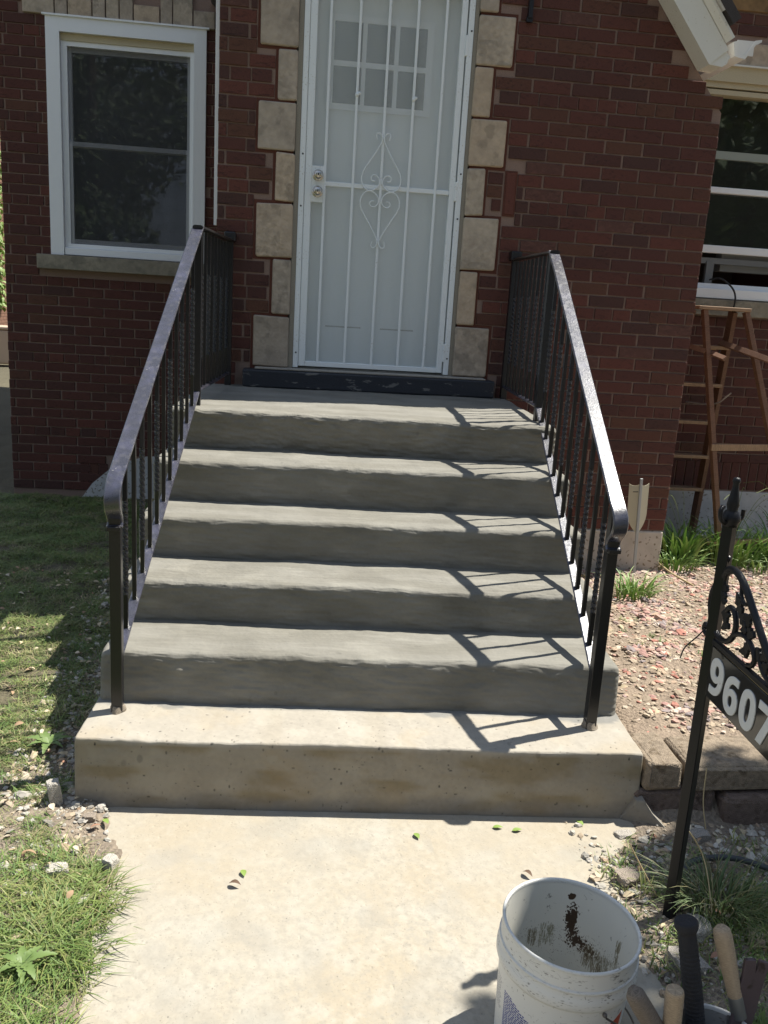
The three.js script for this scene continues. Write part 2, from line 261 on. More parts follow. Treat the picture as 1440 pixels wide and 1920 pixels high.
{ // raking cornice of the porch gable, right and left
  const d = V(0.6355, -0.772, 0), n = V(0.772, 0.6355, 0);
  const rake = (prof, from, to, side) => {                                 // prof: [distance up from the lower edge, z] polygon swept along the slope
    const s = new THREE.Shape(prof.map(([u, z]) => new THREE.Vector2(u, z))); const L = to - from;
    const g = new THREE.ExtrudeGeometry(s, { depth: L, bevelEnabled: false }); // x=u, y=z, depth along slope
    const dd = V(d.x * side, d.y, 0), nn = V(n.x * side, n.y, 0);
    g.applyMatrix4(new THREE.Matrix4().makeBasis(nn, V(0, 0, 1), dd)); const o = V(side > 0 ? 1.447 : 0.2 - 1.247, side > 0 ? 3.078 : 3.078, 0).addScaledVector(dd, from); g.translate(o.x, o.y, 0);
    if (side < 0) { const ix = g.index; }
    return boxUV(g.index ? g.toNonIndexed() : g);
  };
  for (const side of [1, -1]) {
    const c = part('cornice', [rake([[0, 0.002], [0.118, 0.002], [0.118, 0.15], [0, 0.14]], -1.93, side > 0 ? 0.345 : -0.25, side)], cornicePaint, house, side > 0 ? 'white boxed gable cornice ending at the wall corner' : undefined);
    mesh('fascia_moulding', [rake([[0.121, 0.002], [0.16, 0.002], [0.16, 0.18], [0.146, 0.18], [0.121, 0.155]], -1.93, side > 0 ? 0.31 : -0.25, side)], cornicePaint, c);
    mesh('drip_edge', [rake([[0.163, 0.002], [0.197, 0.002], [0.197, 0.205], [0.163, 0.2]], -1.93, side > 0 ? 0.17 : -0.25, side)], std(lin(0.55, 0.54, 0.5), 0.5), c);
  }
  // clipped foot of the cornice and the gutter running back from it
  const foot = new THREE.Shape([[1.666, 2.812], [1.739, 2.806], [1.762, 2.822], [1.775, 2.86], [1.70, 2.92]].map((p) => new THREE.Vector2(...p)));
  const fg = new THREE.ExtrudeGeometry(foot, { depth: 0.136, bevelEnabled: false }); fg.translate(0, 0, 0.002); part('cornice_foot', [boxUV(fg)], cornicePaint);
  const gut = new THREE.Shape([[1.83, 2.93], [1.845, 2.86], [1.905, 2.85], [1.955, 2.925], [1.985, 2.94], [1.985, 2.952], [1.95, 2.945], [1.9, 2.868], [1.86, 2.872], [1.85, 2.935]].map((p) => new THREE.Vector2(...p)));
  const gg = new THREE.ExtrudeGeometry(gut, { depth: 0.9, bevelEnabled: false }); gg.translate(0, 0.03, -0.86); part('gutter', [boxUV(gg)], std(lin(0.72, 0.72, 0.7), 0.5));
  part('gutter_cap', [box(1.852, 1.948, 2.9, 2.972, 0.03, 0.036)], std(lin(0.72, 0.72, 0.7), 0.5));
}
/* bricks: laid course by course, cut round the openings */
const QY = [1.121, 1.404, 1.703, 1.988, 2.24, 2.485, 2.738, 2.988, 3.24];                       // stone courses of the door surround
const quoins = [];
for (let i = 0; i < 8; i++) for (const s of [-1, 1]) quoins.push([s, QY[i], QY[i + 1], i % 2 ? 0.56 : 0.654]);
const bricks = [];
function lay({ x0, x1, z, k0, k1, holes, wall, header = (k) => k % 8 === 2, skip = () => false, from = x1, tone = 0 }) {
  for (let k = k0; k < k1; k++) {
    const y0 = FY + k * CO + MJ / 2, y1 = y0 + BH, hd = header(k), step = (hd ? HL : BL) + MJ;
    let free = [[x0, x1]];
    for (const h of holes) if (y1 > h[2] + 0.012 && y0 < h[3] - 0.012) free = free.flatMap(([a, b]) => (h[0] >= b || h[1] <= a ? [[a, b]] : [[a, h[0]], [h[1], b]].filter(([p, q]) => q - p > 0.03)));
    const phase = from + (hd ? 0.05 : k % 2 ? 0 : step / 2) + 0.006 * n2(k * 3.3, z);
    for (const [a, b] of free) {
      for (let j = Math.floor((phase - b) / step); ; j++) {
        const r = Math.min(b, phase - j * step), l = Math.max(a, phase - (j + 1) * step + MJ);
        if (phase - j * step < a) break;
        if (r - l < 0.028 || skip((l + r) / 2, y0, y1)) continue;
        const jx = 0.0016 * n2(k * 7.7, j * 5.1);
        bricks.push({ x: (l + r) / 2 + jx, y: (y0 + y1) / 2 + 0.0012 * n2(k * 2.1 + 9, j * 3.3), z, len: r - l - 0.002, h: BH, wall, tone });
      }
    }
  }
}
const RM = 0.017;                                                         // band of red mortar round the quoins
lay({ x0: XL, x1: XR, z: 0, k0: 0, k1: 44, wall: bay, holes: [...quoins.map(([s, a, b, w]) => (s < 0 ? [-w - RM, 0, a - 0.004, b + 0.012] : [0, w + RM, a - 0.004, b + 0.012])), [-0.46, 0.46, 1.1, 3.3], [-0.75, 0.72, 0.2, 1.121], [-0.83, 0.66, -0.2, 0.98], [0.66, 0.742, 1.995, 2.245]],
  skip: (x, y0, y1) => y1 > gableTop(x) - 0.03 });
lay({ x0: -2.475, x1: XL - 0.01, z: ZL, k0: -4, k1: 50, wall: leftWing, from: -0.95, tone: 1, header: (k) => k % 8 === 2, holes: [[-2.155, -1.085, 1.70, 3.25], [-2.245, -1.0, 1.595, 1.70], [-2.31, -1.02, 3.24, 3.47], [-1.79, -0.8, -0.5, 0.26]], skip: (x, y0) => x > -1.98 && x < -1.79 && y0 < 0.02 });
lay({ x0: XR, x1: 3.6, z: ZR, k0: 4, k1: 50, wall: rightWing, from: 3.6, tone: 1, holes: [[2.0, 3.45, 1.55, 3.27], [1.8, 3.6, 3.44, 3.62], [XR, 3.6, 0.33, 0.545]] });
// soldier course over the right wing's foundation, one beside the door surround
for (let x = XR + 0.04; x < 3.5; x += BH + 0.0105) bricks.push({ x, y: 0.437, z: ZR, len: BH, h: 0.2, wall: rightWing, tone: 1 });
bricks.push({ x: 0.703, y: 2.12, z: 0.001, len: 0.05, h: 0.215, wall: bay, fixed: 6 });
for (let i = 0; i < 3; i++) bricks.push({ x: -1.955 + i * 0.069, y: 0.115 + 0.0 * i, z: ZL, len: BH, h: 0.17, wall: leftWing, tone: 1 });
{
  const geos = {};
  const brickGeo = (len, h, v) => {
    const key = `${len.toFixed(2)}_${h.toFixed(2)}_${v}`;
    if (geos[key]) return geos[key];
    const L = Math.round(len * 100) / 100 || len, c = 0.0022, w = L / 2, t = h / 2, D = -0.03, P = [], q = (a, b, e, f) => P.push(...a, ...b, ...e, ...a, ...e, ...f);
    const j = () => rr(-0.0022, 0.0022);
    const F = [[-w + c + j(), -t + c + j(), 0], [w - c + j(), -t + c + j(), 0], [w - c + j(), t - c + j(), 0], [-w + c + j(), t - c + j(), 0]], M = [[-w, -t, -c], [w, -t, -c], [w, t, -c], [-w, t, -c]], B = M.map(([x, y]) => [x, y, D]);
    q(...F); for (let i = 0; i < 4; i++) { const n = (i + 1) % 4; q(M[i], M[n], F[n], F[i]); q(B[i], B[n], M[n], M[i]); }
    const g = new THREE.BufferGeometry(); g.setAttribute('position', new THREE.Float32BufferAttribute(P, 3)); g.computeVertexNormals();
    return (geos[key] = boxUV(g, v * 0.137 + len * 3, v * 0.291));
  };
  const c = V(0, 0, 0);
  for (const b of bricks) { c.set(b.x, b.y, b.z).project(camera); b.size = Math.abs(c.x) < 1.02 && Math.abs(c.y) < 1.02 ? (b.len * b.h) / camera.position.distanceToSquared(V(b.x, b.y, b.z)) : 0; }
  bricks.sort((a, b) => b.size - a.size);
  const mass = new Map();
  bricks.forEach((b, i) => {
    const g = brickGeo(b.len, b.h, (rnd() * 4) | 0), dz = rr(-0.0028, 0.0028), rz = rr(-0.004, 0.004);
    let t = (rnd() * BRICK.length) | 0; if (b.tone && rnd() < 0.6) t = [1, 2, 9, 4][(rnd() * 4) | 0]; if (b.fixed !== undefined) t = b.fixed;
    if (i < 300 && b.wall === bay && rnd() < 0.05 + 0.3 * sst(0.35, 0.05, Math.hypot(b.x - 0.85, b.y - 2.0))) t = 10; if (i < 300 && b.size > 0) { const m = new THREE.Mesh(g, brickMat[t]); m.name = 'brick'; m.castShadow = m.receiveShadow = true; m.position.set(b.x, b.y, b.z + dz); m.rotation.z = rz; b.wall.add(m); return; }
    const h = g.clone(); h.rotateZ(rz); h.translate(b.x, b.y, b.z + dz); const n = h.attributes.position.count, col = new Float32Array(n * 3); for (let k = 0; k < n; k++) col.set(BRICK[t % 10], k * 3);
    h.setAttribute('color', new THREE.BufferAttribute(col, 3)); if (!mass.has('all')) mass.set('all', []); mass.get('all').push(h);
  });
  const m = part('farther_brickwork', mass.get('all'), brickMassMat); m.userData.kind = 'stuff';
}
// limestone door surround with red mortar round it
for (const [s, a, b, w] of quoins) {
  const x0 = s < 0 ? -w : 0.4607, x1 = s < 0 ? -0.4607 : w;
  const g = new RoundedBoxGeometry(x1 - x0, b - a - 0.011, 0.12, 5, 0.01); const p = g.attributes.position, sd = rnd() * 50;
  for (let i = 0; i < p.count; i++) { const f = p.getZ(i) > 0.05 ? 1 : 0.3; p.setXYZ(i, p.getX(i) + 0.0035 * n3(p.getY(i) * 24, sd, 1), p.getY(i) + 0.004 * n3(p.getX(i) * 22, sd, 2), p.getZ(i) + 0.0045 * f * n3(p.getX(i) * 12, p.getY(i) * 12, sd)); }
  g.computeVertexNormals();
  mesh('quoin_stone', [move(boxUV(g, rnd() * 3, rnd() * 3), (x0 + x1) / 2, (a + b) / 2, -0.052 + rr(0, 0.003))], limestone[(rnd() * 4) | 0], bay);
  const e = s < 0 ? -1 : 1, xo = w + RM - 0.003;
  mesh('red_mortar', [box(Math.min(e * 0.47, e * xo), Math.max(e * 0.47, e * xo), a - 0.009 + (s + 1) * 0.0008, b + 0.009 + (s + 1) * 0.0008, -0.09 - 0.0007 * quoins.indexOf(quoins.find((q) => q[1] === a && q[0] === s)), -0.0048 - 0.00017 * quoins.findIndex((q) => q[1] === a && q[0] === s))], redMortar, bay);
}
mesh('red_mortar', [box(0.67, 0.738, 2.002, 2.236, -0.05, -0.003)], redMortar, bay);
// foundations
part('foundation', [rbox(0.62, XR - 0.004, -0.15, FY - 0.004, -0.2, 0.004, 0.012, 3)], baseConcrete, house, 'pale rendered foundation block under the porch corner');
part('foundation', [rbox(XL, -0.6, -0.15, FY - 0.004, -0.2, -0.012, 0.012, 3)], baseConcrete);
part('foundation', [box(XR, 4.59, -0.25, 0.325, ZR - 0.2, ZR + 0.004)], parge, house, 'white painted foundation strip of the right wing');
{ const s = new THREE.Shape([[-2.02, -0.12], [-0.87, -0.12], [-0.87, 0.3], [-1.5, 0.27], [-1.715, 0.205], [-1.774, 0.161], [-1.9, 0.05]].map((p) => new THREE.Vector2(...p))); const g = new THREE.ExtrudeGeometry(s, { depth: 0.05, bevelEnabled: false }); g.translate(0, 0, ZL - 0.045); part('foundation', [boxUV(g)], parge, house, 'white parged foundation wedge under the left window'); }
// stone lintels and sills
{
  const cuts = [-2.30, -2.09, -2.005, -1.845, -1.757, -1.668, -1.575, -1.40, -1.315, -1.18, -1.03]; const bots = [3.245, 3.24, 3.242, 3.242, 3.24, 3.24, 3.24, 3.243, 3.24, 3.243];
  for (let i = 0; i < 10; i++) { const tall = i % 2 ? 3.46 : 3.36; mesh('lintel_stone', [rbox(cuts[i] + 0.003, cuts[i + 1] - 0.003, bots[i], cuts[i + 1] - cuts[i] > 0.14 ? 3.352 : 3.455, ZL - 0.1, ZL + 0.012 + rr(0, 0.006), 0.006)], limestone[(i * 3) % 4], leftWing); }
  mesh('window_sill', [rbox(-2.243, -1.0, 1.599, 1.698, ZL - 0.1, ZL + 0.055, 0.005)], sillStone, leftWing);
  mesh('lintel_stone', [rbox(1.9, 3.5, 3.128, 3.268, ZR - 0.1, ZR + 0.01, 0.006)], limestone[2], rightWing); mesh('lintel_stone', [rbox(1.9, 3.5, 3.452, 3.61, ZR - 0.1, ZR + 0.01, 0.006)], std(lin(0.5, 0.36, 0.2), 0.9, { map: stoneMap }), rightWing);
  mesh('window_sill', [rbox(1.95, 3.5, 1.557, 1.664, ZR - 0.1, ZR + 0.05, 0.005)], sillStone, rightWing);
}
// white corner trim, small dark bracket high on the wall
part('corner_trim', [bar(V(-0.884, 4, -0.15), V(-0.877, 1.86, -0.15), 0.02, 0.03)], vinyl, house, 'thin white vertical trim along the porch corner');
part('wall_bracket', [box(0.712, 0.734, 2.98, 3.3, 0.003, 0.03), box(0.706, 0.738, 2.962, 2.985, 0.003, 0.022)], iron, house, 'small dark iron bracket high on the brick');

/* ------------------------------------------------ windows */
{ // left window: white double hung
  const w = part('window', [box(-2.152, -2.062, 1.70, 3.237, ZL - 0.1, ZL + 0.018), box(-1.172, -1.088, 1.70, 3.237, ZL - 0.1, ZL + 0.018), box(-2.062, -1.172, 3.145, 3.237, ZL - 0.1, ZL + 0.0175)], vinyl, house, 'white framed double hung window left of the door');
  mesh('drip_cap', [box(-2.17, -1.07, 3.2375, 3.249, ZL - 0.02, ZL + 0.03)], vinyl, w);
  mesh('head_panel', [box(-2.061, -1.173, 3.1, 3.144, ZL - 0.09, ZL - 0.012)], cream, w);
  mesh('stop', [box(-2.061, -2.022, 1.74, 3.1, ZL - 0.09, ZL - 0.02), box(-1.20, -1.173, 1.74, 3.1, ZL - 0.09, ZL - 0.02), box(-2.022, -1.2, 3.068, 3.0995, ZL - 0.09, ZL - 0.021)], vinyl, w);
  mesh('bottom_rail', [rbox(-2.06, -1.174, 1.703, 1.752, ZL - 0.08, ZL + 0.01), rbox(-2.04, -1.19, 1.753, 1.782, ZL - 0.08, ZL - 0.012)], vinyl, w);
  const sash = (y0, y1, z, n) => { const t = 0.022, m = mesh(n, [box(-2.021, -2.021 + t, y0, y1, z - 0.025, z), box(-1.2 - t, -1.201, y0, y1, z - 0.025, z), box(-2.021 + t, -1.2 - t, y0, y0 + 0.03, z - 0.025, z), box(-2.021 + t, -1.2 - t, y1 - 0.03, y1, z - 0.025, z)], std(lin(0.34, 0.35, 0.36), 0.5), w); return m; };
  sash(2.43, 3.067, ZL - 0.055, 'upper_sash'); sash(1.785, 2.465, ZL - 0.03, 'lower_sash');
  mesh('pane', [box(-2.0, -1.22, 2.46, 3.04, ZL - 0.07, ZL - 0.067)], glassMat, w); mesh('pane', [box(-2.0, -1.22, 1.81, 2.44, ZL - 0.045, ZL - 0.042)], glassMat, w);
  mesh('curtain', [box(-2.13, -1.11, 1.72, 3.2, ZL - 0.243, ZL - 0.24)], std(lin(0.05, 0.05, 0.052), 0.95), w);
  { const t = noiseTex(16, 16, (u, v) => [u < 0.13 || v < 0.13 ? 1 : 0], false, [1 / 0.0016, 1 / 0.0016]); mesh('insect_screen', [move(boxUV(new THREE.PlaneGeometry(0.776, 1.3)), -1.6105, 2.426, ZL - 0.024)], std(lin(0.075, 0.078, 0.082), 0.8, { alphaMap: t, alphaTest: 0.5, side: THREE.DoubleSide }), w); }
}
{ // right window: wide, storm sashes
  const w = part('window', [box(2.0, 2.1, 1.67, 3.122, ZR - 0.1, ZR + 0.015), box(3.35, 3.45, 1.67, 3.122, ZR - 0.1, ZR + 0.015)], vinyl, house, 'wide white storm window of the right wing');
  mesh('head_panel', [box(2.1, 3.35, 3.03, 3.122, ZR - 0.1, ZR + 0.01), box(2.1, 3.35, 2.995, 3.0295, ZR - 0.1, ZR - 0.006), box(2.1, 3.35, 2.955, 2.985, ZR - 0.1, ZR - 0.012)], cream, w);
  mesh('head_cap', [box(1.99, 3.46, 3.1225, 3.132, ZR - 0.05, ZR + 0.03)], cornicePaint, w);
  mesh('sash_rail', [box(2.1, 3.35, 2.572, 2.622, ZR - 0.09, ZR - 0.055)], std(lin(0.3, 0.33, 0.28), 0.5), w);
  mesh('sash_rail', [rbox(2.1, 3.35, 2.352, 2.39, ZR - 0.05, ZR - 0.012)], vinyl, w); mesh('sash_rail', [rbox(2.1, 3.35, 1.968, 2.018, ZR - 0.05, ZR - 0.01)], vinyl, w);
  mesh('bottom_rail', [rbox(2.1, 3.35, 1.735, 1.768, ZR - 0.09, ZR - 0.02), rbox(2.08, 3.37, 1.67, 1.734, ZR - 0.09, ZR + 0.03)], vinyl, w);
  for (const [a, b] of [[2.62, 2.956], [2.392, 2.575], [2.017, 2.353]]) mesh('pane', [box(2.1, 3.35, a, b, ZR - 0.064, ZR - 0.06)], glassMat, w);
  mesh('blind', [box(2.02, 3.43, 2.0, 3.1, ZR - 0.243, ZR - 0.24)], std(lin(0.02, 0.024, 0.018), 0.95), w);
  mesh('inner_frame', [box(2.47, 2.525, 1.77, 1.93, ZR - 0.3, ZR - 0.27), box(2.38, 3.3, 1.915, 1.955, ZR - 0.31, ZR - 0.2801)], std(lin(0.3, 0.3, 0.29), 0.7), w);
  mesh('carton', [rbox(2.6, 3.0, 1.87, 2.0, ZR - 0.42, ZR - 0.33)], std(lin(0.45, 0.45, 0.43), 0.8), w);
}
/* ------------------------------------------------ the door */
{
  part('threshold', [(() => { const g = new RoundedBoxGeometry(1.395, 0.097, 0.3, 4, 0.012); const p = g.attributes.position; for (let i = 0; i < p.count; i++) p.setXYZ(i, p.getX(i), p.getY(i) + 0.003 * n2(p.getX(i) * 14, 3), p.getZ(i) + 0.003 * n2(p.getX(i) * 20, p.getY(i) * 30)); g.computeVertexNormals(); return move(boxUV(g), -0.006, 1.0665, -0.058); })()], navy, house, 'dark blue painted stone threshold with chipped edge');
  part('doorstep_sill', [rbox(-0.64, 0.64, 1.1152, 1.124, -0.2, 0.078, 0.003)], std(lin(0.36, 0.33, 0.28), 0.9, { map: grit }));
  part('door_jamb', [box(-0.4605, -0.437, 1.124, 3.2, -0.2, -0.004), box(0.441, 0.4605, 1.124, 3.2, -0.2, -0.004), box(-0.437, 0.441, 3.12, 3.2, -0.2, -0.004)], jambPaint);
  const inner = part('front_door', [box(-0.43, 0.435, 1.13, 3.11, -0.17, -0.125)], std(lin(0.78, 0.81, 0.8), 0.5), house, 'white entrance door with small panes behind the screen');
  mesh('pane_frame', [box(-0.31, 0.25, 2.49, 2.52, -0.1248, -0.108), box(-0.31, -0.275, 2.52, 2.95, -0.1248, -0.108), box(0.215, 0.25, 2.52, 2.95, -0.1248, -0.108), box(-0.275, 0.215, 2.92, 2.95, -0.1248, -0.108), box(-0.275, 0.215, 2.705, 2.73, -0.1248, -0.11), box(-0.127, -0.105, 2.52, 2.7045, -0.1248, -0.11), box(0.045, 0.067, 2.52, 2.7045, -0.1248, -0.11), box(-0.127, -0.105, 2.7305, 2.92, -0.1248, -0.11), box(0.045, 0.067, 2.7305, 2.92, -0.1248, -0.11)], std(lin(0.82, 0.84, 0.84), 0.5), inner);
  for (const [a, b] of [[-0.275, -0.127], [-0.105, 0.045], [0.067, 0.215]]) for (const [c, d] of [[2.52, 2.705], [2.73, 2.92]]) mesh('pane', [box(a, b, c, d, -0.1245, -0.122)], std(lin(0.012, 0.014, 0.015), 0.05), inner);
  mesh('panel_groove', [box(-0.26, -0.06, 1.355, 1.362, -0.1246, -0.1235), box(0.05, 0.24, 1.355, 1.362, -0.1246, -0.1235)], jambPaint, inner);
  // security door
  const d = part('security_door', [rbox(-0.436, -0.407, 1.128, 3.118, -0.06, -0.006, 0.003), rbox(0.41, 0.44, 1.128, 3.118, -0.06, -0.006, 0.003), rbox(-0.4068, 0.4098, 3.09, 3.118, -0.06, -0.0065, 0.003)], doorPaint, house, 'white iron security door with scrollwork');
  mesh('leaf_frame', [rbox(-0.4055, -0.368, 1.137, 3.085, -0.045, -0.012, 0.004), rbox(0.372, 0.403, 1.137, 3.085, -0.045, -0.012, 0.004), rbox(-0.3678, 0.3718, 1.137, 1.165, -0.045, -0.0125, 0.004), rbox(-0.3678, 0.3718, 3.055, 3.085, -0.045, -0.0125, 0.004)], doorPaint, d);
  mesh('middle_rail', [rbox(-0.298, 0.372, 2.09, 2.114, -0.034, -0.017, 0.003)], doorPaint, d);
  for (const x of [-0.3, -0.15, 0, 0.148, 0.295]) mesh('bar', [rbox(x - 0.0068, x + 0.0068, 1.163, 3.057, -0.028, -0.0135, 0.002)], doorPaint, d);
  mesh('lock_plate', [rbox(-0.3705, -0.298, 2.005, 2.188, -0.04, -0.0145, 0.002)], doorPaint, d);
  const knob = (y, label) => { const pr = [[0, 0.052], [0.012, 0.052], [0.02, 0.047], [0.0235, 0.038], [0.022, 0.028], [0.014, 0.022], [0.013, 0.014], [0.027, 0.012], [0.029, 0.006], [0.029, 0]].map(([r, z]) => new THREE.Vector2(r, z)).reverse(); const g = new THREE.LatheGeometry(pr, 28); g.rotateX(Math.PI / 2); const k = mesh(label, [move(g, -0.336, y, -0.0145)], chrome, d); mesh('keyhole', [box(-0.3385, -0.3335, y - 0.006, y + 0.006, 0.0373, 0.0386)], darkVoid, d); return k; };
  knob(2.14, 'deadbolt'); knob(2.058, 'door_knob');
  for (const y of [2.83, 2.11, 1.25]) mesh('hinge', [rbox(0.4, 0.416, y - 0.05, y + 0.05, -0.03, -0.0035, 0.004)], doorPaint, d);
  for (const [x, y] of [[-0.42, 2.24], [-0.421, 1.98], [-0.42, 1.21], [0.428, 2.9], [0.427, 2.2], [0.427, 1.97], [0.427, 1.22]]) { const g = new THREE.CylinderGeometry(0.0045, 0.0045, 0.003, 10); g.rotateX(Math.PI / 2); mesh('screw', [move(g, x, y, -0.005)], darkVoid, d); }
  // scrollwork
  const half = [[0.032, 2.338], [0.037, 2.366], [0.026, 2.374], [0.012, 2.366], [0.004, 2.343], [0.02, 2.305], [0.062, 2.236], [0.098, 2.176], [0.106, 2.145], [0.099, 2.112], [0.082, 2.09], [0.06, 2.083], [0.034, 2.09], [0.014, 2.11], [0.008, 2.128], [0.014, 2.15], [0.03, 2.162], [0.047, 2.16], [0.055, 2.147], [0.05, 2.135], [0.032, 2.133]];
  for (const s of [-1, 1]) for (const f of [1, -1]) mesh('scroll', [tube(half.map(([x, y]) => V(s * x, f > 0 ? y : 4.164 - y, -0.0105)), 0.0036, 90, 6)], doorPaint, d);
  for (const x of [-0.15, 0.148]) mesh('boss', [move(new THREE.SphereGeometry(0.011, 12, 8), x, 2.55, -0.014), move(new THREE.SphereGeometry(0.008, 12, 8), x + 0.012, 2.558, -0.014)], doorPaint, d);
  // perforated screen
  const c = 32, holes = noiseTex(c * 2, c, (u, v) => { const a = Math.max(Math.abs(((u * 2) % 1) - 0.5) * 1.15 + Math.abs(v - 0.5) * 1.15, 0), b = Math.abs(((u * 2 + 0.5) % 1) - 0.5) * 1.15 + Math.min(v, 1 - v) * 1.15; return [Math.min(a, b) > 0.425 ? 1 : 0]; }, false, [1 / 0.0125, 1 / 0.0065]);
  const g = boxUV(new THREE.PlaneGeometry(0.745, 1.9)); mesh('screen', [move(g, 0.002, 2.11, -0.033)], std(lin(0.7, 0.75, 0.73), 0.6, { alphaMap: holes, alphaTest: 0.5, side: THREE.DoubleSide }), d);
}

/* ------------------------------------------------ concrete steps (turned 2.85 degrees to the house) */
const TURN = -0.0498;
const steps = thing('concrete_steps', 'six concrete steps up to the door, upper five freshly coated grey cement', 'steps', [0, 0, 1]); steps.rotation.y = TURN;
const SY = [0.214, 0.382, 0.531, 0.686, 0.851, 1.018], ZF = [2.568, 2.306, 2.033, 1.751, 1.476, 1.182], ZB = [2.319, 2.025, 1.739, 1.465, 1.153, 0.0];
function stepGeo(k, x0, x1, rough) {
  const y = SY[k], yb = k ? SY[k - 1] - 0.006 : -0.05, zf = ZF[k], zr = k ? ZB[k - 1] + 0.001 : zf + 0.016, zb = k ? -0.02 : 1.6, r = k ? 0.02 : 0.008;
  const prof = []; const nr = 22, na = 8, nt = 26;
  for (let i = 0; i < nr; i++) { const t = i / nr; prof.push([mix(zr, zf, t), mix(yb, y - r, t)]); }
  for (let i = 0; i <= na; i++) { const a = (i / na) * Math.PI / 2; prof.push([zf - r + r * Math.cos(a), y - r + r * Math.sin(a)]); }
  for (let i = 1; i <= nt; i++) { const t = Math.pow(i / nt, 1.35); prof.push([mix(zf - r, Math.max(zb, ZB[k] - 0.06), t), y]); }
  prof.push([zb, y]);
  const nx = 190, er = k ? 0.022 : 0.008, P = [], UV = [], C = [], I = [], m = prof.length;
  const xs = []; for (let i = 0; i <= 6; i++) xs.push([x0 + er * (1 - Math.cos((i / 6) * Math.PI / 2)), er * (1 - Math.sin((i / 6) * Math.PI / 2))]);
  for (let i = 1; i < nx; i++) xs.push([mix(x0 + er, x1 - er, i / nx), 0]); for (let i = 6; i >= 0; i--) xs.push([x1 - er * (1 - Math.cos((i / 6) * Math.PI / 2)), er * (1 - Math.sin((i / 6) * Math.PI / 2))]);
  for (const [x, ins] of xs) {
    let s = 0;
    prof.forEach(([z, yy], j) => {
      const riser = j < nr, nose = j >= nr - 3 && j <= nr + na + 2;
      const tr = (yy - yb) / (y - yb);
      const rb = rough * (0.0028 * n2(x * 9 + k * 9, yy * 60) + 0.0012 * n2(x * 30, yy * 190 + k * 5));
      let dz = 0.0032 * n2(x * 1.7, k * 7.1) + 0.0018 * n2(x * 9, k * 3.3) + (riser ? rb + 0.0022 * n2(x * 5, yy * 9 + k) : 0) + (nose ? rough * 0.0016 * n2(x * 11, j * 0.5 + k) : 0);
      let dy = riser ? 0 : 0.0035 * n2(x * 1.6, z * 3 + k * 5) + 0.0012 * n2(x * 14, z * 14) - (nose ? rough * 0.001 * (1 + n2(x * 9, j * 0.7 + k)) : 0) - (j <= nr + na && j >= nr ? rough * 0.003 * sst(0.35, 0.7, n2(x * 7, k * 11)) : 0);
      if (!k) { dz *= 0.5; if (riser && x > 0.52) dz += 0; }
      dz *= sst(-0.02, 0.3, tr + (k ? 0.2 : 0.5));
      const zz = z + dz - (riser || nose ? ins : 0), yv = yy + dy - (riser ? 0 : ins);
      P.push(x, yv, zz - 1); if (j) s += Math.hypot(prof[j][0] - prof[j - 1][0], prof[j][1] - prof[j - 1][1]);
      UV.push(x + k * 0.37, s + k * 0.53);
      // damp hand-brushed cement on the risers, its edge ragged along the nosing; grey slurry run onto the old step
      let c = [1, 1, 1];
      if (k) { const q = fbm(x * 1.6 + k * 3.1, s * 5 + k * 2.2, 5) + 0.25 * fbm(x * 5, s * 24, 5), d = sst(-0.35, 0.4, q) * 0.8, b = 1 + 0.03 * n2(x * 4, s * 160); c = [mix(1, 0.78, d) * b, mix(1, 0.77, d) * b, mix(1, 0.74, d) * b]; }
      else { const e = z - 2.335 - 0.012 * fbm(x * 5, 2, 3) - 0.03 * sst(0.1, 0.5, fbm(x * 2.2, 7, 3)); const d = yv > y - 0.03 ? sst(0.012, 0.0, e) : 0; const st = riser ? 0.32 + 0.45 * sst(-0.05, 0.4, fbm(x * 2.3, yv * 9 + 3, 5)) : 0.12 * sst(0.1, 0.45, fbm(x * 3.1, 3, 4)), lo = riser ? sst(0.062, 0.03, yv + 0.02 * fbm(x * 4, 5, 3)) * 0.5 : 0; c = [mix(1, 0.62, d), mix(1, 0.66, d), mix(1, 0.72, d)]; c = [c[0] * (1 - st * 0.38), c[1] * (1 - st * 0.48), c[2] * (1 - st * 0.68)]; c = [mix(c[0], 0.42, lo), mix(c[1], 0.44, lo), mix(c[2], 0.5, lo)]; }
      C.push(...c);
    });
  }
  const nX = xs.length;
  for (let i = 0; i < nX - 1; i++) for (let j = 0; j < m - 1; j++) { const a = i * m + j, b = a + m; I.push(a, b, a + 1, b, b + 1, a + 1); }
  // side faces
  for (const [e, flip] of [[0, 1], [nX - 1, 0]]) {
    const base = P.length / 3, col = C.slice(0, 3);
    for (let j = 0; j < m; j++) { const q = (e * m + j) * 3; P.push(P[q], P[q + 1], P[q + 2]); UV.push(P[q + 2], P[q + 1]); const s = k ? 0.8 : 0.85; C.push(s, s * 0.97, s * 0.92); }
    const bi = P.length / 3; P.push(P[(e * m) * 3], yb, zb - 1); UV.push(zb, yb); C.push(0.6, 0.58, 0.54);
    for (let j = 0; j < m - 1; j++) flip ? I.push(bi, base + j, base + j + 1) : I.push(bi, base + j + 1, base + j);
  }
  const g = new THREE.BufferGeometry(); g.setAttribute('position', new THREE.Float32BufferAttribute(P, 3)); g.setAttribute('uv', new THREE.Float32BufferAttribute(UV, 2)); g.setAttribute('color', new THREE.Float32BufferAttribute(C, 3)); g.setIndex(I); g.computeVertexNormals(); return g;
}
for (let k = 5; k >= 0; k--) mesh('step', stepGeo(k, k ? -0.958 : -0.966, k ? 0.733 : 0.739, [0.4, 1, 0.8, 0.7, 0.8, 1.7][k]), k ? cement : oldConcrete, steps, k ? (k === 5 ? 'rough trowelled top step and landing' : undefined) : 'pale old concrete bottom step');
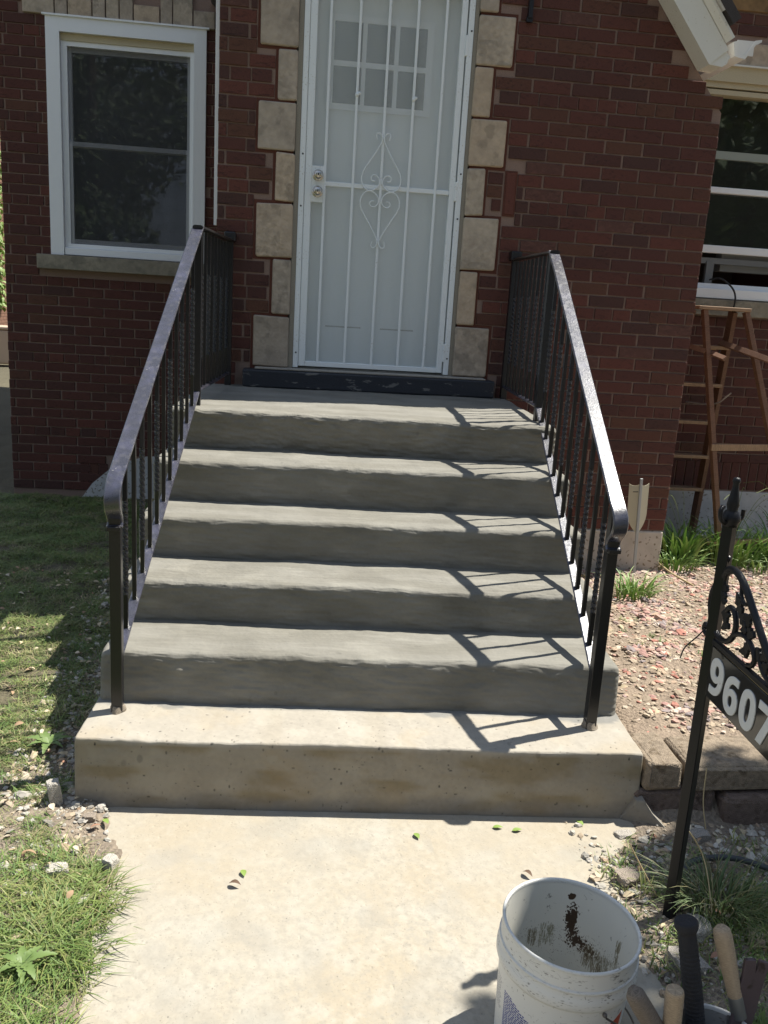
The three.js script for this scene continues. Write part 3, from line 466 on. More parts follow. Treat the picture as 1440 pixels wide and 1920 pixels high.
{ // cement toe at the right end of the bottom step
  const s = new THREE.Shape([[0.69, -0.04], [0.83, -0.04], [0.81, 0.0], [0.765, 0.042], [0.742, 0.075], [0.725, 0.07], [0.69, 0.0]].map((p) => new THREE.Vector2(...p)));
  const g = new THREE.ExtrudeGeometry(s, { depth: 0.1, bevelEnabled: true, bevelSize: 0.006, bevelThickness: 0.006, bevelSegments: 2 }); g.translate(0, 0, 2.478 - 1); { const p = g.attributes.position; for (let i = 0; i < p.count; i++) p.setZ(i, p.getZ(i) + Math.max(0, p.getX(i) - 0.69) * 0.5); g.computeVertexNormals(); } const b = boxUV(g); b.setAttribute('color', new THREE.Float32BufferAttribute(new Float32Array(b.attributes.position.count * 3).fill(0.62), 3)); mesh('toe', [b], oldConcrete, steps);
}

/* ------------------------------------------------ wrought iron railings */
function strip(path, w, t) {                                              // rounded flat bar swept along a path of points; its width lies across x
  const P = [], I = [], UV = [], sec = [[-w / 2, -t / 2 + 0.003], [-w / 2 + 0.003, -t / 2], [w / 2 - 0.003, -t / 2], [w / 2, -t / 2 + 0.003], [w / 2, t / 2 - 0.005], [w / 2 - 0.008, t / 2], [-w / 2 + 0.008, t / 2], [-w / 2, t / 2 - 0.005]], n = sec.length; let L = 0;
  path.forEach((p, i) => {
    const a = path[Math.max(0, i - 1)], b = path[Math.min(path.length - 1, i + 1)], d = b.clone().sub(a).normalize(), x = V(d.z > 0 ? 1 : 1, 0, 0).addScaledVector(d, -d.x).normalize(), u = new THREE.Vector3().crossVectors(x, d).normalize(); if (i) L += p.distanceTo(path[i - 1]);
    sec.forEach(([sx, su], j) => { const q = p.clone().addScaledVector(x, sx).addScaledVector(u, -su * -1); P.push(q.x, q.y, q.z); UV.push(sx + su, L); });
  });
  for (let i = 0; i < path.length - 1; i++) for (let j = 0; j < n; j++) { const a = i * n + j, b = i * n + (j + 1) % n; I.push(a, b, a + n, b, b + n, a + n); }
  for (let j = 1; j < n - 1; j++) { I.push(0, j + 1, j); const o = (path.length - 1) * n; I.push(o, o + j, o + j + 1); }
  const g = new THREE.BufferGeometry(); g.setAttribute('position', new THREE.Float32BufferAttribute(P, 3)); g.setAttribute('uv', new THREE.Float32BufferAttribute(UV, 2)); g.setIndex(I); return toCreasedNormals(g, 0.5);
}
function twistedBar(L, w, t0, t1, turns) {                                 // square bar standing on the origin, twisted between heights t0 and t1
  const ring = [], N = 56, P = [], I = [];
  const ys = [0, t0]; for (let i = 1; i < N; i++) ys.push(mix(t0, t1, i / N)); ys.push(t1, L);
  for (const y of ys) { const a = clamp((y - t0) / (t1 - t0)) * turns * Math.PI * 2; for (let j = 0; j < 4; j++) { const b = a + Math.PI / 4 + (j * Math.PI) / 2, r = w * Math.SQRT1_2; P.push(r * Math.cos(b), y, r * Math.sin(b)); } }
  for (let i = 0; i < ys.length - 1; i++) for (let j = 0; j < 4; j++) { const a = i * 4 + j, b = i * 4 + (j + 1) % 4; I.push(a, a + 4, b, b, a + 4, b + 4); }
  const g = new THREE.BufferGeometry(); g.setAttribute('position', new THREE.Float32BufferAttribute(P, 3)); g.setIndex(I); return boxUV(toCreasedNormals(g, 0.6));
}
function railing(label, B, T, W, name) {                                   // B, T, W: x, z of the foot post, the landing post and the wall post (world)
  const root = thing('iron_railing', label, 'railing', [B[0], SY[0], B[1]], 'iron railings of the steps');
  const o = V(B[0], SY[0], B[1]), at = (x, y, z) => V(x, y, z).sub(o);
  const lerpXZ = (t) => [mix(B[0], T[0], t), mix(B[1], T[1], t)], lerpTW = (t) => [mix(T[0], W[0], t), mix(T[1], W[1], t)];
  const hTop = (t) => mix(0.955, 1.765, t), lTop = (t) => mix(0.387, 1.085, t), HL2 = 1.765, LL = 1.085;
  // sloping handrail with its lamb's tongue at the foot, level handrail on the landing
  const p = [], dz = (B[1] - T[1]);
  p.push(at(...[T[0], HL2, T[1] - 0.01]));
  for (let i = 1; i <= 10; i++) { const [x, z] = lerpXZ(1 - i / 10); p.push(at(x, hTop(1 - i / 10), z)); }
  const bx0 = B[0], bz = B[1], by = hTop(0);
  for (const [a, b] of [[0.03, -0.02], [0.052, -0.042], [0.061, -0.066], [0.057, -0.088], [0.043, -0.106], [0.026, -0.119], [0.012, -0.134], [0.006, -0.15], [0.012, -0.163], [0.024, -0.168]]) p.push(at(bx0, by + b * 0.86, bz + a * 0.8));
  mesh('handrail', [strip(p, 0.047, 0.014)], wornIron, root);
  mesh('landing_handrail', [strip([at(T[0], HL2, T[1] + 0.02), at(W[0], HL2 + 0.012, W[1])], 0.042, 0.014)], iron, root);
  mesh('lower_rail', [strip([at(T[0], lTop(1), T[1]), at(B[0], lTop(0), B[1])], 0.032, 0.012)], wornIron, root);
  mesh('landing_lower_rail', [strip([at(T[0], LL, T[1] + 0.01), at(W[0], LL, W[1])], 0.03, 0.012)], wornIron, root);
  const ps = 0.034;
  const post = (x, y0, y1, z, s = ps) => { const g = rbox(-s / 2, s / 2, 0, y1 - y0, -s / 2, s / 2, 0.002, 1); return g.translate(...at(x, y0, z).toArray()); };
  const fp = mesh('post', [post(B[0], SY[0] - 0.03, hTop(0) - 0.012, B[1])], iron, root); mesh('mortar_footing', [(() => { const g = new THREE.CylinderGeometry(0.021, 0.026, 0.022, 16, 3); const q = g.attributes.position; for (let i = 0; i < q.count; i++) q.setXYZ(i, q.getX(i) * (1 + 0.25 * n3(q.getX(i) * 60, q.getY(i) * 60, B[0])), q.getY(i) * (1 + 0.3 * n3(q.getX(i) * 40, q.getZ(i) * 40, 3)), q.getZ(i) * (1 + 0.25 * n3(q.getZ(i) * 60, 5, q.getX(i) * 60))); g.computeVertexNormals(); return boxUV(g).translate(0, 0.01, 0); })()], std(lin(0.26, 0.22, 0.17), 0.95, { map: grit }), fp);
  mesh('scroll_clip', [rbox(-0.02, 0.02, 0, 0.014, -0.02, 0.03, 0.003).translate(...at(B[0], hTop(0) - 0.152, B[1] + 0.004).toArray())], iron, root);
  mesh('post', [post(T[0], SY[5] - 0.02, HL2 - 0.008, T[1])], iron, root);
  mesh('post', [post(W[0], SY[5] - 0.02, HL2 + 0.05, W[1])], iron, root);
  mesh('wall_bracket', [rbox(-0.03, 0.03, 0, 0.05, -0.04, 0.03, 0.008, 3).translate(...at(W[0], HL2 + 0.005, W[1]).toArray())], iron, root);
  const bars = (f, lo, hi, n, off) => {
    for (let i = 1; i < n; i++) {
      const t = i / n, [x, z] = f(t), y0 = lo(t) - 0.002, y1 = hi(t) - 0.006, L = y1 - y0, w = 0.0134, tw = (i + off) % 2 === 1, q = at(x, y0, z);
      const g = tw ? twistedBar(L, w, L * 0.2, L * 0.74, 4) : rbox(-w / 2, w / 2, 0, L, -w / 2, w / 2, 0.001, 1);
      const m = mesh(tw ? 'twisted_baluster' : 'baluster', [g], iron, root); m.position.copy(q);
    }
  };
  bars(lerpXZ, lTop, hTop, 12, 0); bars(lerpTW, () => LL, () => HL2, 10, 0);
  return root;
}
const toWorld = (x, z) => [Math.cos(TURN) * x + Math.sin(TURN) * (z - 1), 1 - Math.sin(TURN) * x + Math.cos(TURN) * (z - 1)];
railing('left black iron railing with worn bluish handrail and twisted balusters', toWorld(-0.883, 2.385), toWorld(-0.848, 1.075), [-0.785, 0.04]);
railing('right black iron railing, beside the shield sign and the gravel bed', toWorld(0.618, 2.395), [0.684, 1.02], [0.757, 0.04]);

/* ------------------------------------------------ address sign on its post */
{
  const X = 0.569, Z0 = 3.06, t = thing('address_sign', 'black iron address sign post reading 9607 with grapevine scroll bracket', 'sign', [X, 0, Z0]);
  const gloss = new THREE.MeshPhysicalMaterial({ color: lin(0.008, 0.008, 0.0095), roughness: 0.3, specularIntensity: 0.5, bumpMap: gritBump, bumpScale: 0.0004 });
  const pg = rbox(-0.0128, 0.0128, -0.1, 1.055, -0.0128, 0.0128, 0.002, 1); pg.rotateY(0.62); mesh('post', [pg], gloss, t);
  const fin = new THREE.LatheGeometry([[0, 1.165], [0.007, 1.163], [0.0095, 1.156], [0.007, 1.149], [0.0075, 1.14], [0.012, 1.115], [0.0145, 1.1], [0.0115, 1.088], [0.016, 1.084], [0.021, 1.074], [0.022, 1.064], [0.018, 1.055], [0.018, 1.05], [0, 1.05]].reverse().map(([r, y]) => new THREE.Vector2(r, y)), 20); mesh('finial', [fin], gloss, t);
  for (const f of [0, 1]) mesh('finial_leaf', [f ? tube([V(-0.018, 1.058, 0.01), V(-0.034, 1.068, 0.02), V(-0.038, 1.09, 0.02), V(-0.03, 1.1, 0.015)], 0.0055, 12) : tube([V(0.016, 1.058, -0.01), V(0.034, 1.066, -0.015), V(0.036, 1.085, -0.015)], 0.005, 12)], gloss, t);
  // everything below lies in the plane x = 0; a = distance from the post towards the walk's front, y = height
  const at = (a, y, x = 0) => V(x, y, a);
  mesh('arm', [bar(at(-0.02, 0.772), at(0.52, 0.752), 0.013, 0.013), tube([at(-0.02, 0.772), at(-0.038, 0.775), at(-0.044, 0.786), at(-0.036, 0.796), at(-0.026, 0.79)], 0.007, 16)], gloss, t);
  mesh('bracket_scroll', [tube([at(0.008, 0.93), at(0.03, 0.955), at(0.07, 0.956), at(0.11, 0.935), at(0.15, 0.902), at(0.19, 0.868), at(0.23, 0.835), at(0.27, 0.81), at(0.33, 0.79), at(0.44, 0.775)], 0.0085, 60, 8),
    tube([at(0.05, 0.957), at(0.01, 0.935), at(-0.022, 0.9), at(-0.034, 0.862), at(-0.02, 0.82), at(0.015, 0.792), at(0.055, 0.788), at(0.085, 0.806), at(0.095, 0.838), at(0.08, 0.868), at(0.058, 0.872), at(0.046, 0.858)], 0.0068, 60, 8),
    tube([at(0.075, 0.8), at(0.1, 0.822), at(0.135, 0.832), at(0.17, 0.822), at(0.19, 0.8), at(0.182, 0.782), at(0.165, 0.776)], 0.0062, 40, 7), tube([at(0.2, 0.83), at(0.215, 0.8), at(0.24, 0.782), at(0.28, 0.776)], 0.006, 24, 7),
    tube([at(0.02, 0.945), at(0.012, 0.91), at(0.018, 0.885)], 0.005, 16, 6), tube([at(0.09, 0.94), at(0.1, 0.91), at(0.118, 0.9), at(0.13, 0.905)], 0.005, 16, 6)], gloss, t);
  const leafShape = (s) => { const q = []; for (let i = 0; i < 40; i++) { const a = (i / 40) * Math.PI * 2, r = s * (0.72 + 0.22 * Math.cos(a * 3) + 0.1 * Math.cos(a * 7)); q.push(new THREE.Vector2(r * Math.sin(a) * 0.85, r * Math.cos(a))); } return new THREE.Shape(q); };
  for (const [a, y, s, r] of [[-0.002, 0.977, 0.024, 0.3], [0.014, 0.905, 0.02, 2.6], [0.02, 0.882, 0.018, 1.7], [0.045, 0.846, 0.019, 3.3], [0.05, 0.826, 0.017, 2.5], [0.088, 0.9, 0.017, 0.6], [0.1, 0.886, 0.018, 2.2], [0.115, 0.868, 0.019, 1.2], [0.14, 0.872, 0.018, 3.5], [0.13, 0.848, 0.017, 0.2], [0.158, 0.845, 0.018, 2.8], [0.155, 0.812, 0.016, 3.2], [0.145, 0.8, 0.017, 1.9], [0.2, 0.815, 0.017, 0.9], [0.222, 0.818, 0.015, 2.4], [0.235, 0.8, 0.015, 3.4]]) {
    const g = new THREE.ExtrudeGeometry(leafShape(s), { depth: 0.004, bevelEnabled: true, bevelSize: 0.0015, bevelThickness: 0.002, bevelSegments: 1, curveSegments: 4 }); g.rotateZ(r); g.rotateY(-Math.PI / 2 + 0.25 * n2(a * 50, y)); g.translate(0.003, y, a); mesh('vine_leaf', [boxUV(g)], gloss, t);
  }
  // number plate and numerals on its left face
  const plate = mesh('number_plate', [rbox(-0.003, 0.003, 0, 0.128, 0, 0.44, 0.0025)], std(lin(0.014, 0.0135, 0.013), 0.22, { roughnessMap: ironRough }), t); plate.position.set(-0.002, 0.634, 0.0); plate.rotation.x = 0.042;
  mesh('plate_edge', [tube([V(0, 0.131, 0.02), V(0, 0.131, 0.22), V(0, 0.131, 0.42)], 0.0022, 20, 5)], std(lin(0.5, 0.42, 0.2), 0.6), plate);
  const font = await new FontLoader().loadAsync('fonts/droid/droid_sans_bold.typeface.json');
  [['9', 0.022], ['6', 0.094], ['0', 0.168], ['7', 0.24]].forEach(([ch, a], i) => { const g = new TextGeometry(ch, { font, size: 0.088, depth: 0.0022, curveSegments: 10, bevelEnabled: true, bevelSize: 0.0016, bevelThickness: 0.0006, bevelSegments: 1 }); g.rotateY(-Math.PI / 2); g.translate(-0.0032, 0.018 + [0.004, -0.002, 0, 0.002][i], a); const m = mesh('numeral', [boxUV(g)], std(lin(0.62, 0.62, 0.6), 0.6, { map: white.map }), plate); m.userData.label = `light grey numeral ${ch}`; });
  mesh('wire_tie', [tube([V(-0.01, 0.79, -0.02), V(-0.022, 0.765, -0.03), V(-0.05, 0.735, -0.03), V(-0.06, 0.71, -0.025)], 0.0018, 20, 5)], iron, t);
}

/* ------------------------------------------------ kerb blocks, stones, gravel, litter */
function rough(g, amp, f, sd) { const p = g.attributes.position, n = g.attributes.normal; for (let i = 0; i < p.count; i++) { const x = p.getX(i), y = p.getY(i), z = p.getZ(i), d = amp * (n3(x * f + sd, y * f, z * f) + 0.5 * n3(x * f * 2.7, y * f * 2.7 + sd, z * f * 2.7)); p.setXYZ(i, x + d * n.getX(i), y + d * n.getY(i), z + d * n.getZ(i)); } return g; }
{
  const topMap = noiseTex(256, 256, (u, v) => { const a = tf(u, v, 12, 4), b = sst(0.2, 0.5, tf(u + 0.4, v, 6, 4)); return [S(0.85 + 0.3 * a - 0.25 * b), S(0.84 + 0.3 * a - 0.27 * b), S(0.82 + 0.3 * a - 0.3 * b)]; }, true, [3, 3]);
  const tan = std(lin(0.28, 0.225, 0.165), 0.95, { map: topMap, bumpMap: gritBump, bumpScale: 0.008 }), brown = std(lin(0.19, 0.14, 0.115), 0.95, { map: topMap, bumpMap: gritBump, bumpScale: 0.01 });
  const spec = [[0.668, 0.782, 0.1, 0.198, 2.625, 'short kerb block wedged against the bottom step', tan], [0.8, 1.098, 0.1, 0.19, 2.63, 'long tan topped kerb block behind the sign post', tan], [1.106, 1.42, 0.1, 0.188, 2.63, 'upper kerb block at the right edge behind the number plate', tan],
    [0.64, 0.905, -0.02, 0.096, 2.62, 'lower kerb block beside the cement toe of the steps', brown], [0.918, 1.2, -0.02, 0.096, 2.655, 'lower kerb block under the long tan topped one', brown], [1.21, 1.5, -0.02, 0.094, 2.65, 'lower kerb block at the right edge of the row', brown]];
  spec.forEach(([a, b, y0, y1, z, label, m], i) => {
    const g = rough(new RoundedBoxGeometry(b - a, y1 - y0, 0.2, 8, 0.02), 0.0055, 26, i * 9.7); g.computeVertexNormals();
    const o = mesh('kerb_block', [boxUV(g, i * 0.3)], m, scene); o.position.set((a + b) / 2, (y0 + y1) / 2, z - 0.1); o.rotation.y = rr(-0.03, 0.02); tag(o, label, 'kerb block', 'blocks edging the gravel bed');
  });
}
const stoneMats = [[0.4, 0.37, 0.32], [0.33, 0.3, 0.26], [0.48, 0.45, 0.39], [0.3, 0.25, 0.2]].map((c) => std(lin(...c), 0.95, { map: grit, bumpMap: gritBump, bumpScale: 0.006 }));
function chunk(x, z, sx, sy, sz, label, m, ry = 0, rz = 0) {
  let g = new THREE.IcosahedronGeometry(0.5, 3); g = mergeVertices((g.deleteAttribute('uv'), g.deleteAttribute('normal'), g)); const p = g.attributes.position, sd = rnd() * 99;
  for (let i = 0; i < p.count; i++) { const v = V(p.getX(i), p.getY(i), p.getZ(i)); const k = 1 + 0.22 * n3(v.x * 2.4 + sd, v.y * 2.4, v.z * 2.4); v.multiplyScalar(k); for (const ax of ['x', 'y', 'z']) v[ax] = Math.sign(v[ax]) * Math.min(Math.abs(v[ax]), 0.36 + 0.05 * n3(sd, ax.charCodeAt(0), 1)); p.setXYZ(i, v.x * sx, v.y * sy, v.z * sz); }
  g = toCreasedNormals(g, 0.45); const o = mesh('stone_chunk', [boxUV(g)], stoneMats[m], scene); o.position.set(x, groundY(x, z) + sy * 0.22, z); o.rotation.set(0, ry, rz); return tag(o, label, 'stone', 'loose stones round the steps');
}
chunk(-1.098, 2.53, 0.05, 0.13, 0.05, 'pale upright stone at the left foot of the bottom step', 2, 0.4, 0.12);
chunk(0.6, 3.14, 0.085, 0.06, 0.08, 'whitish concrete lump beside the foot of the sign post', 0, 0.5);
chunk(0.535, 3.235, 0.1, 0.05, 0.12, 'flat grey concrete lump behind the black tool grip', 1, 0.2);
chunk(0.52, 2.92, 0.12, 0.03, 0.08, 'flat brownish slab of stone left of the sign post', 3, 0.3);
chunk(0.98, 2.83, 0.09, 0.035, 0.07, 'angular grey stone above the dark hose at the right', 0, 0.9);
chunk(0.8, 2.74, 0.075, 0.04, 0.06, 'rounded grey stone in front of the kerb blocks', 1, 0.2);
chunk(0.585, 2.7, 0.07, 0.04, 0.05, 'grey stone by the cement toe of the steps', 0, 0.2);
chunk(0.85, 2.93, 0.035, 0.025, 0.03, 'small white pebble just below the hose', 2, 0.6);
chunk(-0.98, 2.62, 0.045, 0.03, 0.04, 'small brown stone left of the walk near the upright stone', 3, 0.1);
chunk(-0.88, 2.83, 0.05, 0.04, 0.05, 'light grey stone at the grassy edge of the walk', 2, 1.1);
chunk(-1.01, 2.86, 0.07, 0.03, 0.05, 'pale flat stone in the grass left of the walk', 2, 0.3);
const M4 = new THREE.Matrix4(), Q4 = new THREE.Quaternion(), E4 = new THREE.Euler(), CC = new THREE.Color();
function scatter(name, geo, mat, count, place, label) {                    // place() -> [x, y, z, rx, ry, rz, sx, sy, sz, colour] or null
  const im = new THREE.InstancedMesh(geo, mat, count); let n = 0;
  for (let i = 0; i < count; i++) { const p = place(i); if (!p) continue; M4.compose(V(p[0], p[1], p[2]), Q4.setFromEuler(E4.set(p[3], p[4], p[5], 'YXZ')), V(p[6], p[7], p[8])); im.setMatrixAt(n, M4); if (p[9]) im.setColorAt(n, CC.setRGB(...p[9])); n++; }
  im.count = n; im.castShadow = im.receiveShadow = true; im.name = numbered(name); im.userData = { kind: 'stuff', label }; scene.add(im); return im;
}
const chipGeos = [0, 1, 2].map((k) => { let g = new THREE.DodecahedronGeometry(0.5, 0); const p = g.attributes.position, sd = k * 17.3; for (let i = 0; i < p.count; i++) { const v = V(p.getX(i), p.getY(i), p.getZ(i)); v.multiplyScalar(1 + 0.35 * n3(v.x * 2 + sd, v.y * 2, v.z * 2)); p.setXYZ(i, v.x, v.y, v.z); } g.computeVertexNormals(); return g; });
const chipMat = std(0xffffff, 0.92);
const PINK = [[0.4, 0.25, 0.2], [0.34, 0.2, 0.17], [0.45, 0.31, 0.25], [0.28, 0.2, 0.18], [0.42, 0.34, 0.27], [0.24, 0.2, 0.19], [0.5, 0.42, 0.34], [0.36, 0.16, 0.12]];
const TANC = [[0.36, 0.29, 0.205], [0.4, 0.33, 0.24], [0.32, 0.255, 0.18], [0.42, 0.355, 0.27], [0.27, 0.215, 0.155], [0.37, 0.27, 0.19]];
const jit = (c, a = 0.15) => { const k = 1 + rr(-a, a); return c.map((v) => v * k); };
const inSteps = (x, z) => x > -0.97 && x < 0.76 && z < 2.55;
for (let k = 0; k < 3; k++) scatter('gravel', chipGeos[k], chipMat, 8200, () => {
  const x = rr(0.72, 3.2), z = rr(-0.95, 2.5); if (inSteps(x, z) || (z < 0.02 && x < 1.86) || (z > 2.38 && x < 1.45)) return null;
  const tanZone = fbm(x * 1.4, z * 1.4, 3) + 0.12 + (z - 0.7) * 0.2 - Math.abs(x - 1.05) * 0.1; const s = (0.009 + 0.024 * Math.pow(rnd(), 1.5)) * (rnd() < 0.1 ? 1.5 : 1) * (tanZone > 0.05 ? 0.75 : 1);
  if (tanZone > 0.12 && rnd() < 0.35) return null;
  return [x, groundY(x, z) + s * 0.12, z, rr(-0.35, 0.35), rr(0, 6.3), rr(-0.35, 0.35), s * rr(0.9, 1.9), s * rr(0.3, 0.6), s, jit((rnd() < (tanZone > 0.05 ? 0.2 : 0.8) ? PINK : TANC)[(rnd() * 6.5) | 0] ?? PINK[7])];
}, 'pinkish and tan stone chips of the gravel bed');
for (let k = 0; k < 2; k++) scatter('rubble', chipGeos[k], chipMat, 3000, () => {   // crushed debris along the left of the steps and along the walk
  const left = rnd() < 0.62; let x, z;
  if (left) { z = rr(0.3, 3.0); x = -0.99 - Math.pow(rnd(), 1.6) * (0.42 - 0.05 * z) + (z > 2.55 ? rr(0, 0.12) : 0); if (z > 2.6 && rnd() < 0.55) return null; } else { x = rr(0.42, 1.5); z = rr(2.62, 3.25) + rr(0, 0.3) * rnd(); if (rnd() < 0.3 && z > 2.9) return null; }
  if (!left && z < 2.66 && x > 0.62) return null;
  const s = (0.005 + 0.016 * Math.pow(rnd(), 1.6)) * (rnd() < 0.05 ? 1.8 : 1); return [x, Math.max(groundY(x, z), x > -0.83 && x < 0.5 && z > 2.6 ? 0 : -1) + s * 0.15, z, rr(-0.4, 0.4), rr(0, 6.3), rr(-0.4, 0.4), s * rr(0.9, 1.8), s * rr(0.35, 0.8), s, jit(rnd() < 0.7 ? [[0.3, 0.28, 0.24], [0.38, 0.36, 0.31], [0.24, 0.22, 0.19], [0.42, 0.39, 0.34]][(rnd() * 4) | 0] : TANC[(rnd() * 6) | 0])];
}, 'grey crushed debris beside the steps');
// curled leaf shape, unit length along z
const leafGeo = (() => { const P = [], I = [], n = 5; for (let i = 0; i <= n; i++) { const t = i / n, w = 0.27 * Math.sin(Math.PI * Math.pow(t, 0.8)) + 0.01, y = 0.16 * Math.sin(t * 2.6); P.push(-w, y + w * 0.35, t - 0.5, 0, y, t - 0.5, w, y + w * 0.25, t - 0.5); } for (let i = 0; i < n; i++) for (let j = 0; j < 2; j++) { const a = i * 3 + j, b = a + 3; I.push(a, b, a + 1, b, b + 1, a + 1); } const g = new THREE.BufferGeometry(); g.setAttribute('position', new THREE.Float32BufferAttribute(P, 3)); g.setIndex(I); g.computeVertexNormals(); return g; })();
const dryMat = std(0xffffff, 0.85, { side: THREE.DoubleSide });
scatter('leaf_litter', leafGeo, dryMat, 1700, () => {
  const r = rnd(); let x, z; if (r < 0.6) { x = rr(-2.7, -0.95); z = rr(0.2, 3.6); } else if (r < 0.8) { x = rr(0.45, 1.6); z = rr(2.7, 3.9); } else { x = rr(0.75, 2.8); z = rr(-0.6, 2.3); }
  if (inSteps(x, z)) return null; const s = rr(0.012, 0.034); return [x, groundY(x, z) + 0.003 + rr(0, 0.02), z, rr(-0.4, 0.4), rr(0, 6.3), rr(-0.5, 0.5), s * rr(0.7, 1.1), s, s, jit([[0.42, 0.34, 0.22], [0.5, 0.44, 0.32], [0.3, 0.2, 0.12], [0.45, 0.38, 0.27], [0.3, 0.16, 0.1]][(Math.pow(rnd(), 2.2) * 5) | 0], 0.2)];
}, 'dry leaves and wood chips on the ground');
const bladeMat = new THREE.MeshStandardMaterial({ color: 0xffffff, roughness: 0.7, side: THREE.DoubleSide });
function tuft(n, spread, lean, w, seg = 3) {                                // a few bent blades of unit height
  const P = [], I = [], C = [];
  for (let k = 0; k < n; k++) {
    const a = rr(0, 6.28), bx = Math.cos(a) * spread * rnd(), bz = Math.sin(a) * spread * rnd(), h = rr(0.55, 1), l = lean * rr(0.3, 1.2), d = rr(0, 6.28), dx = Math.cos(d), dz = Math.sin(d), b0 = P.length / 3, c = rr(0.75, 1.25);
    for (let i = 0; i <= seg; i++) { const t = i / seg, ww = w * rr(0.9, 1.1) * (1 - t * t) * 0.5 + 0.0004, ox = bx + dx * l * t * t, oz = bz + dz * l * t * t, y = h * (t - 0.25 * lean * t * t); P.push(ox - dz * ww, y, oz + dx * ww, ox + dz * ww, y, oz - dx * ww); C.push(c, c, c, c, c, c); }
    for (let i = 0; i < seg; i++) { const q = b0 + i * 2; I.push(q, q + 1, q + 2, q + 1, q + 3, q + 2); }
  }
  const g = new THREE.BufferGeometry(); g.setAttribute('position', new THREE.Float32BufferAttribute(P, 3)); g.setAttribute('color', new THREE.Float32BufferAttribute(C, 3)); g.setIndex(I); g.computeVertexNormals(); return g;
}
const GREEN = [[0.15, 0.215, 0.04], [0.115, 0.185, 0.034], [0.19, 0.24, 0.055], [0.1, 0.175, 0.034], [0.22, 0.235, 0.07]], STRAW = [0.34, 0.29, 0.15];
const grassColor = (dry) => jit(rnd() < dry ? STRAW : GREEN[(rnd() * 5) | 0], 0.2);
const lawnMat = new THREE.MeshPhysicalMaterial({ color: 0xffffff, roughness: 0.65, side: THREE.DoubleSide, transmission: 0.2, thickness: 0 });
for (let k = 0; k < 3; k++) scatter('grass', tuft(11, 1.2, 1.7, 0.075), lawnMat, 14000, () => {
  let x = rr(-3.6, -0.86), z = rr(-1.72, 4.3); if (inSteps(x, z)) return null;
  const edge = z > 2.62 ? -0.862 - 0.2 * sst(2.95, 2.66, z) : -1.12 - 0.12 * n2(z * 2.2, 5); if (x > edge + 0.05 * n2(z * 7, 2)) return null;
  const bare = fbm(x * 1.6 + 5, z * 1.6, 4) - 0.08 + 0.4 * sst(-1.75, -1.1, x) * sst(2.9, 2.4, z) - 0.6 * sst(2.7, 3.0, z); if (bare > 0.1 && rnd() < sst(0.1, 0.4, bare) * 0.92) return null;
  const s = rr(0.02, 0.045) * (z > 2.8 ? 1.2 : 1); return [x, groundY(x, z) - 0.004, z, rr(-0.2, 0.2), rr(0, 6.3), rr(-0.2, 0.2), s, s * rr(0.8, 1.3), s, grassColor(clamp(0.12 + bare * 0.5))];
}, 'lawn grass left of the steps and walk');
for (let k = 0; k < 2; k++) scatter('grass', tuft(8, 0.9, 1.0, 0.09), lawnMat, 6500, () => {
  let x = rr(0.42, 2.3), z = rr(2.75, 4.4); const d = fbm(x * 2 + 2, z * 2 + 8, 4) + sst(2.75, 3.15, z) * 0.7 - 0.62 - 0.5 * sst(0.62, 0.45, x); if (d < 0 && rnd() < 0.85) return null; if (z < 2.9 && rnd() < 0.4) return null;
  const s = rr(0.025, 0.055); return [x, groundY(x, z) - 0.004, z, rr(-0.2, 0.2), rr(0, 6.3), rr(-0.2, 0.2), s, s * rr(0.8, 1.4), s, grassColor(0.15)];
}, 'grass and weeds right of the walk');
scatter('grass', tuft(8, 0.9, 0.9, 0.1), lawnMat, 1700, () => { const x = rr(0.85, 3.2), z = rr(-0.9, 2.3); if (z < 0.05 && x < 1.9) return null; const d = fbm(x * 1.8 + 12, z * 1.8 + 3, 4) + 0.25 * sst(1.6, 2.2, x) - 0.12; if (d < 0.05 || rnd() > d * 2) return null; const s = rr(0.02, 0.045); return [x, groundY(x, z), z, 0, rr(0, 6.3), 0, s, s, s, grassColor(0.35)]; }, 'thin grass coming through the gravel bed');
for (let k = 0; k < 2; k++) scatter('grass', tuft(7, 1, 0.9, 0.12, 2), lawnMat, 9000, () => { const a = rr(0, 6.28), r = rr(4.5, 11); const x = Math.cos(a) * r, z = 3 + Math.sin(a) * r; if (z < 0 || (x > -3.6 && x < 2.3 && z < 4.3) || Math.abs(x + 0.17) < 1 || z > 10) return null; const s = rr(0.04, 0.08); return [x, groundY(x, z), z, 0, rr(0, 6.3), 0, s, s, s, grassColor(0.1)]; }, 'lawn stretching towards the street');
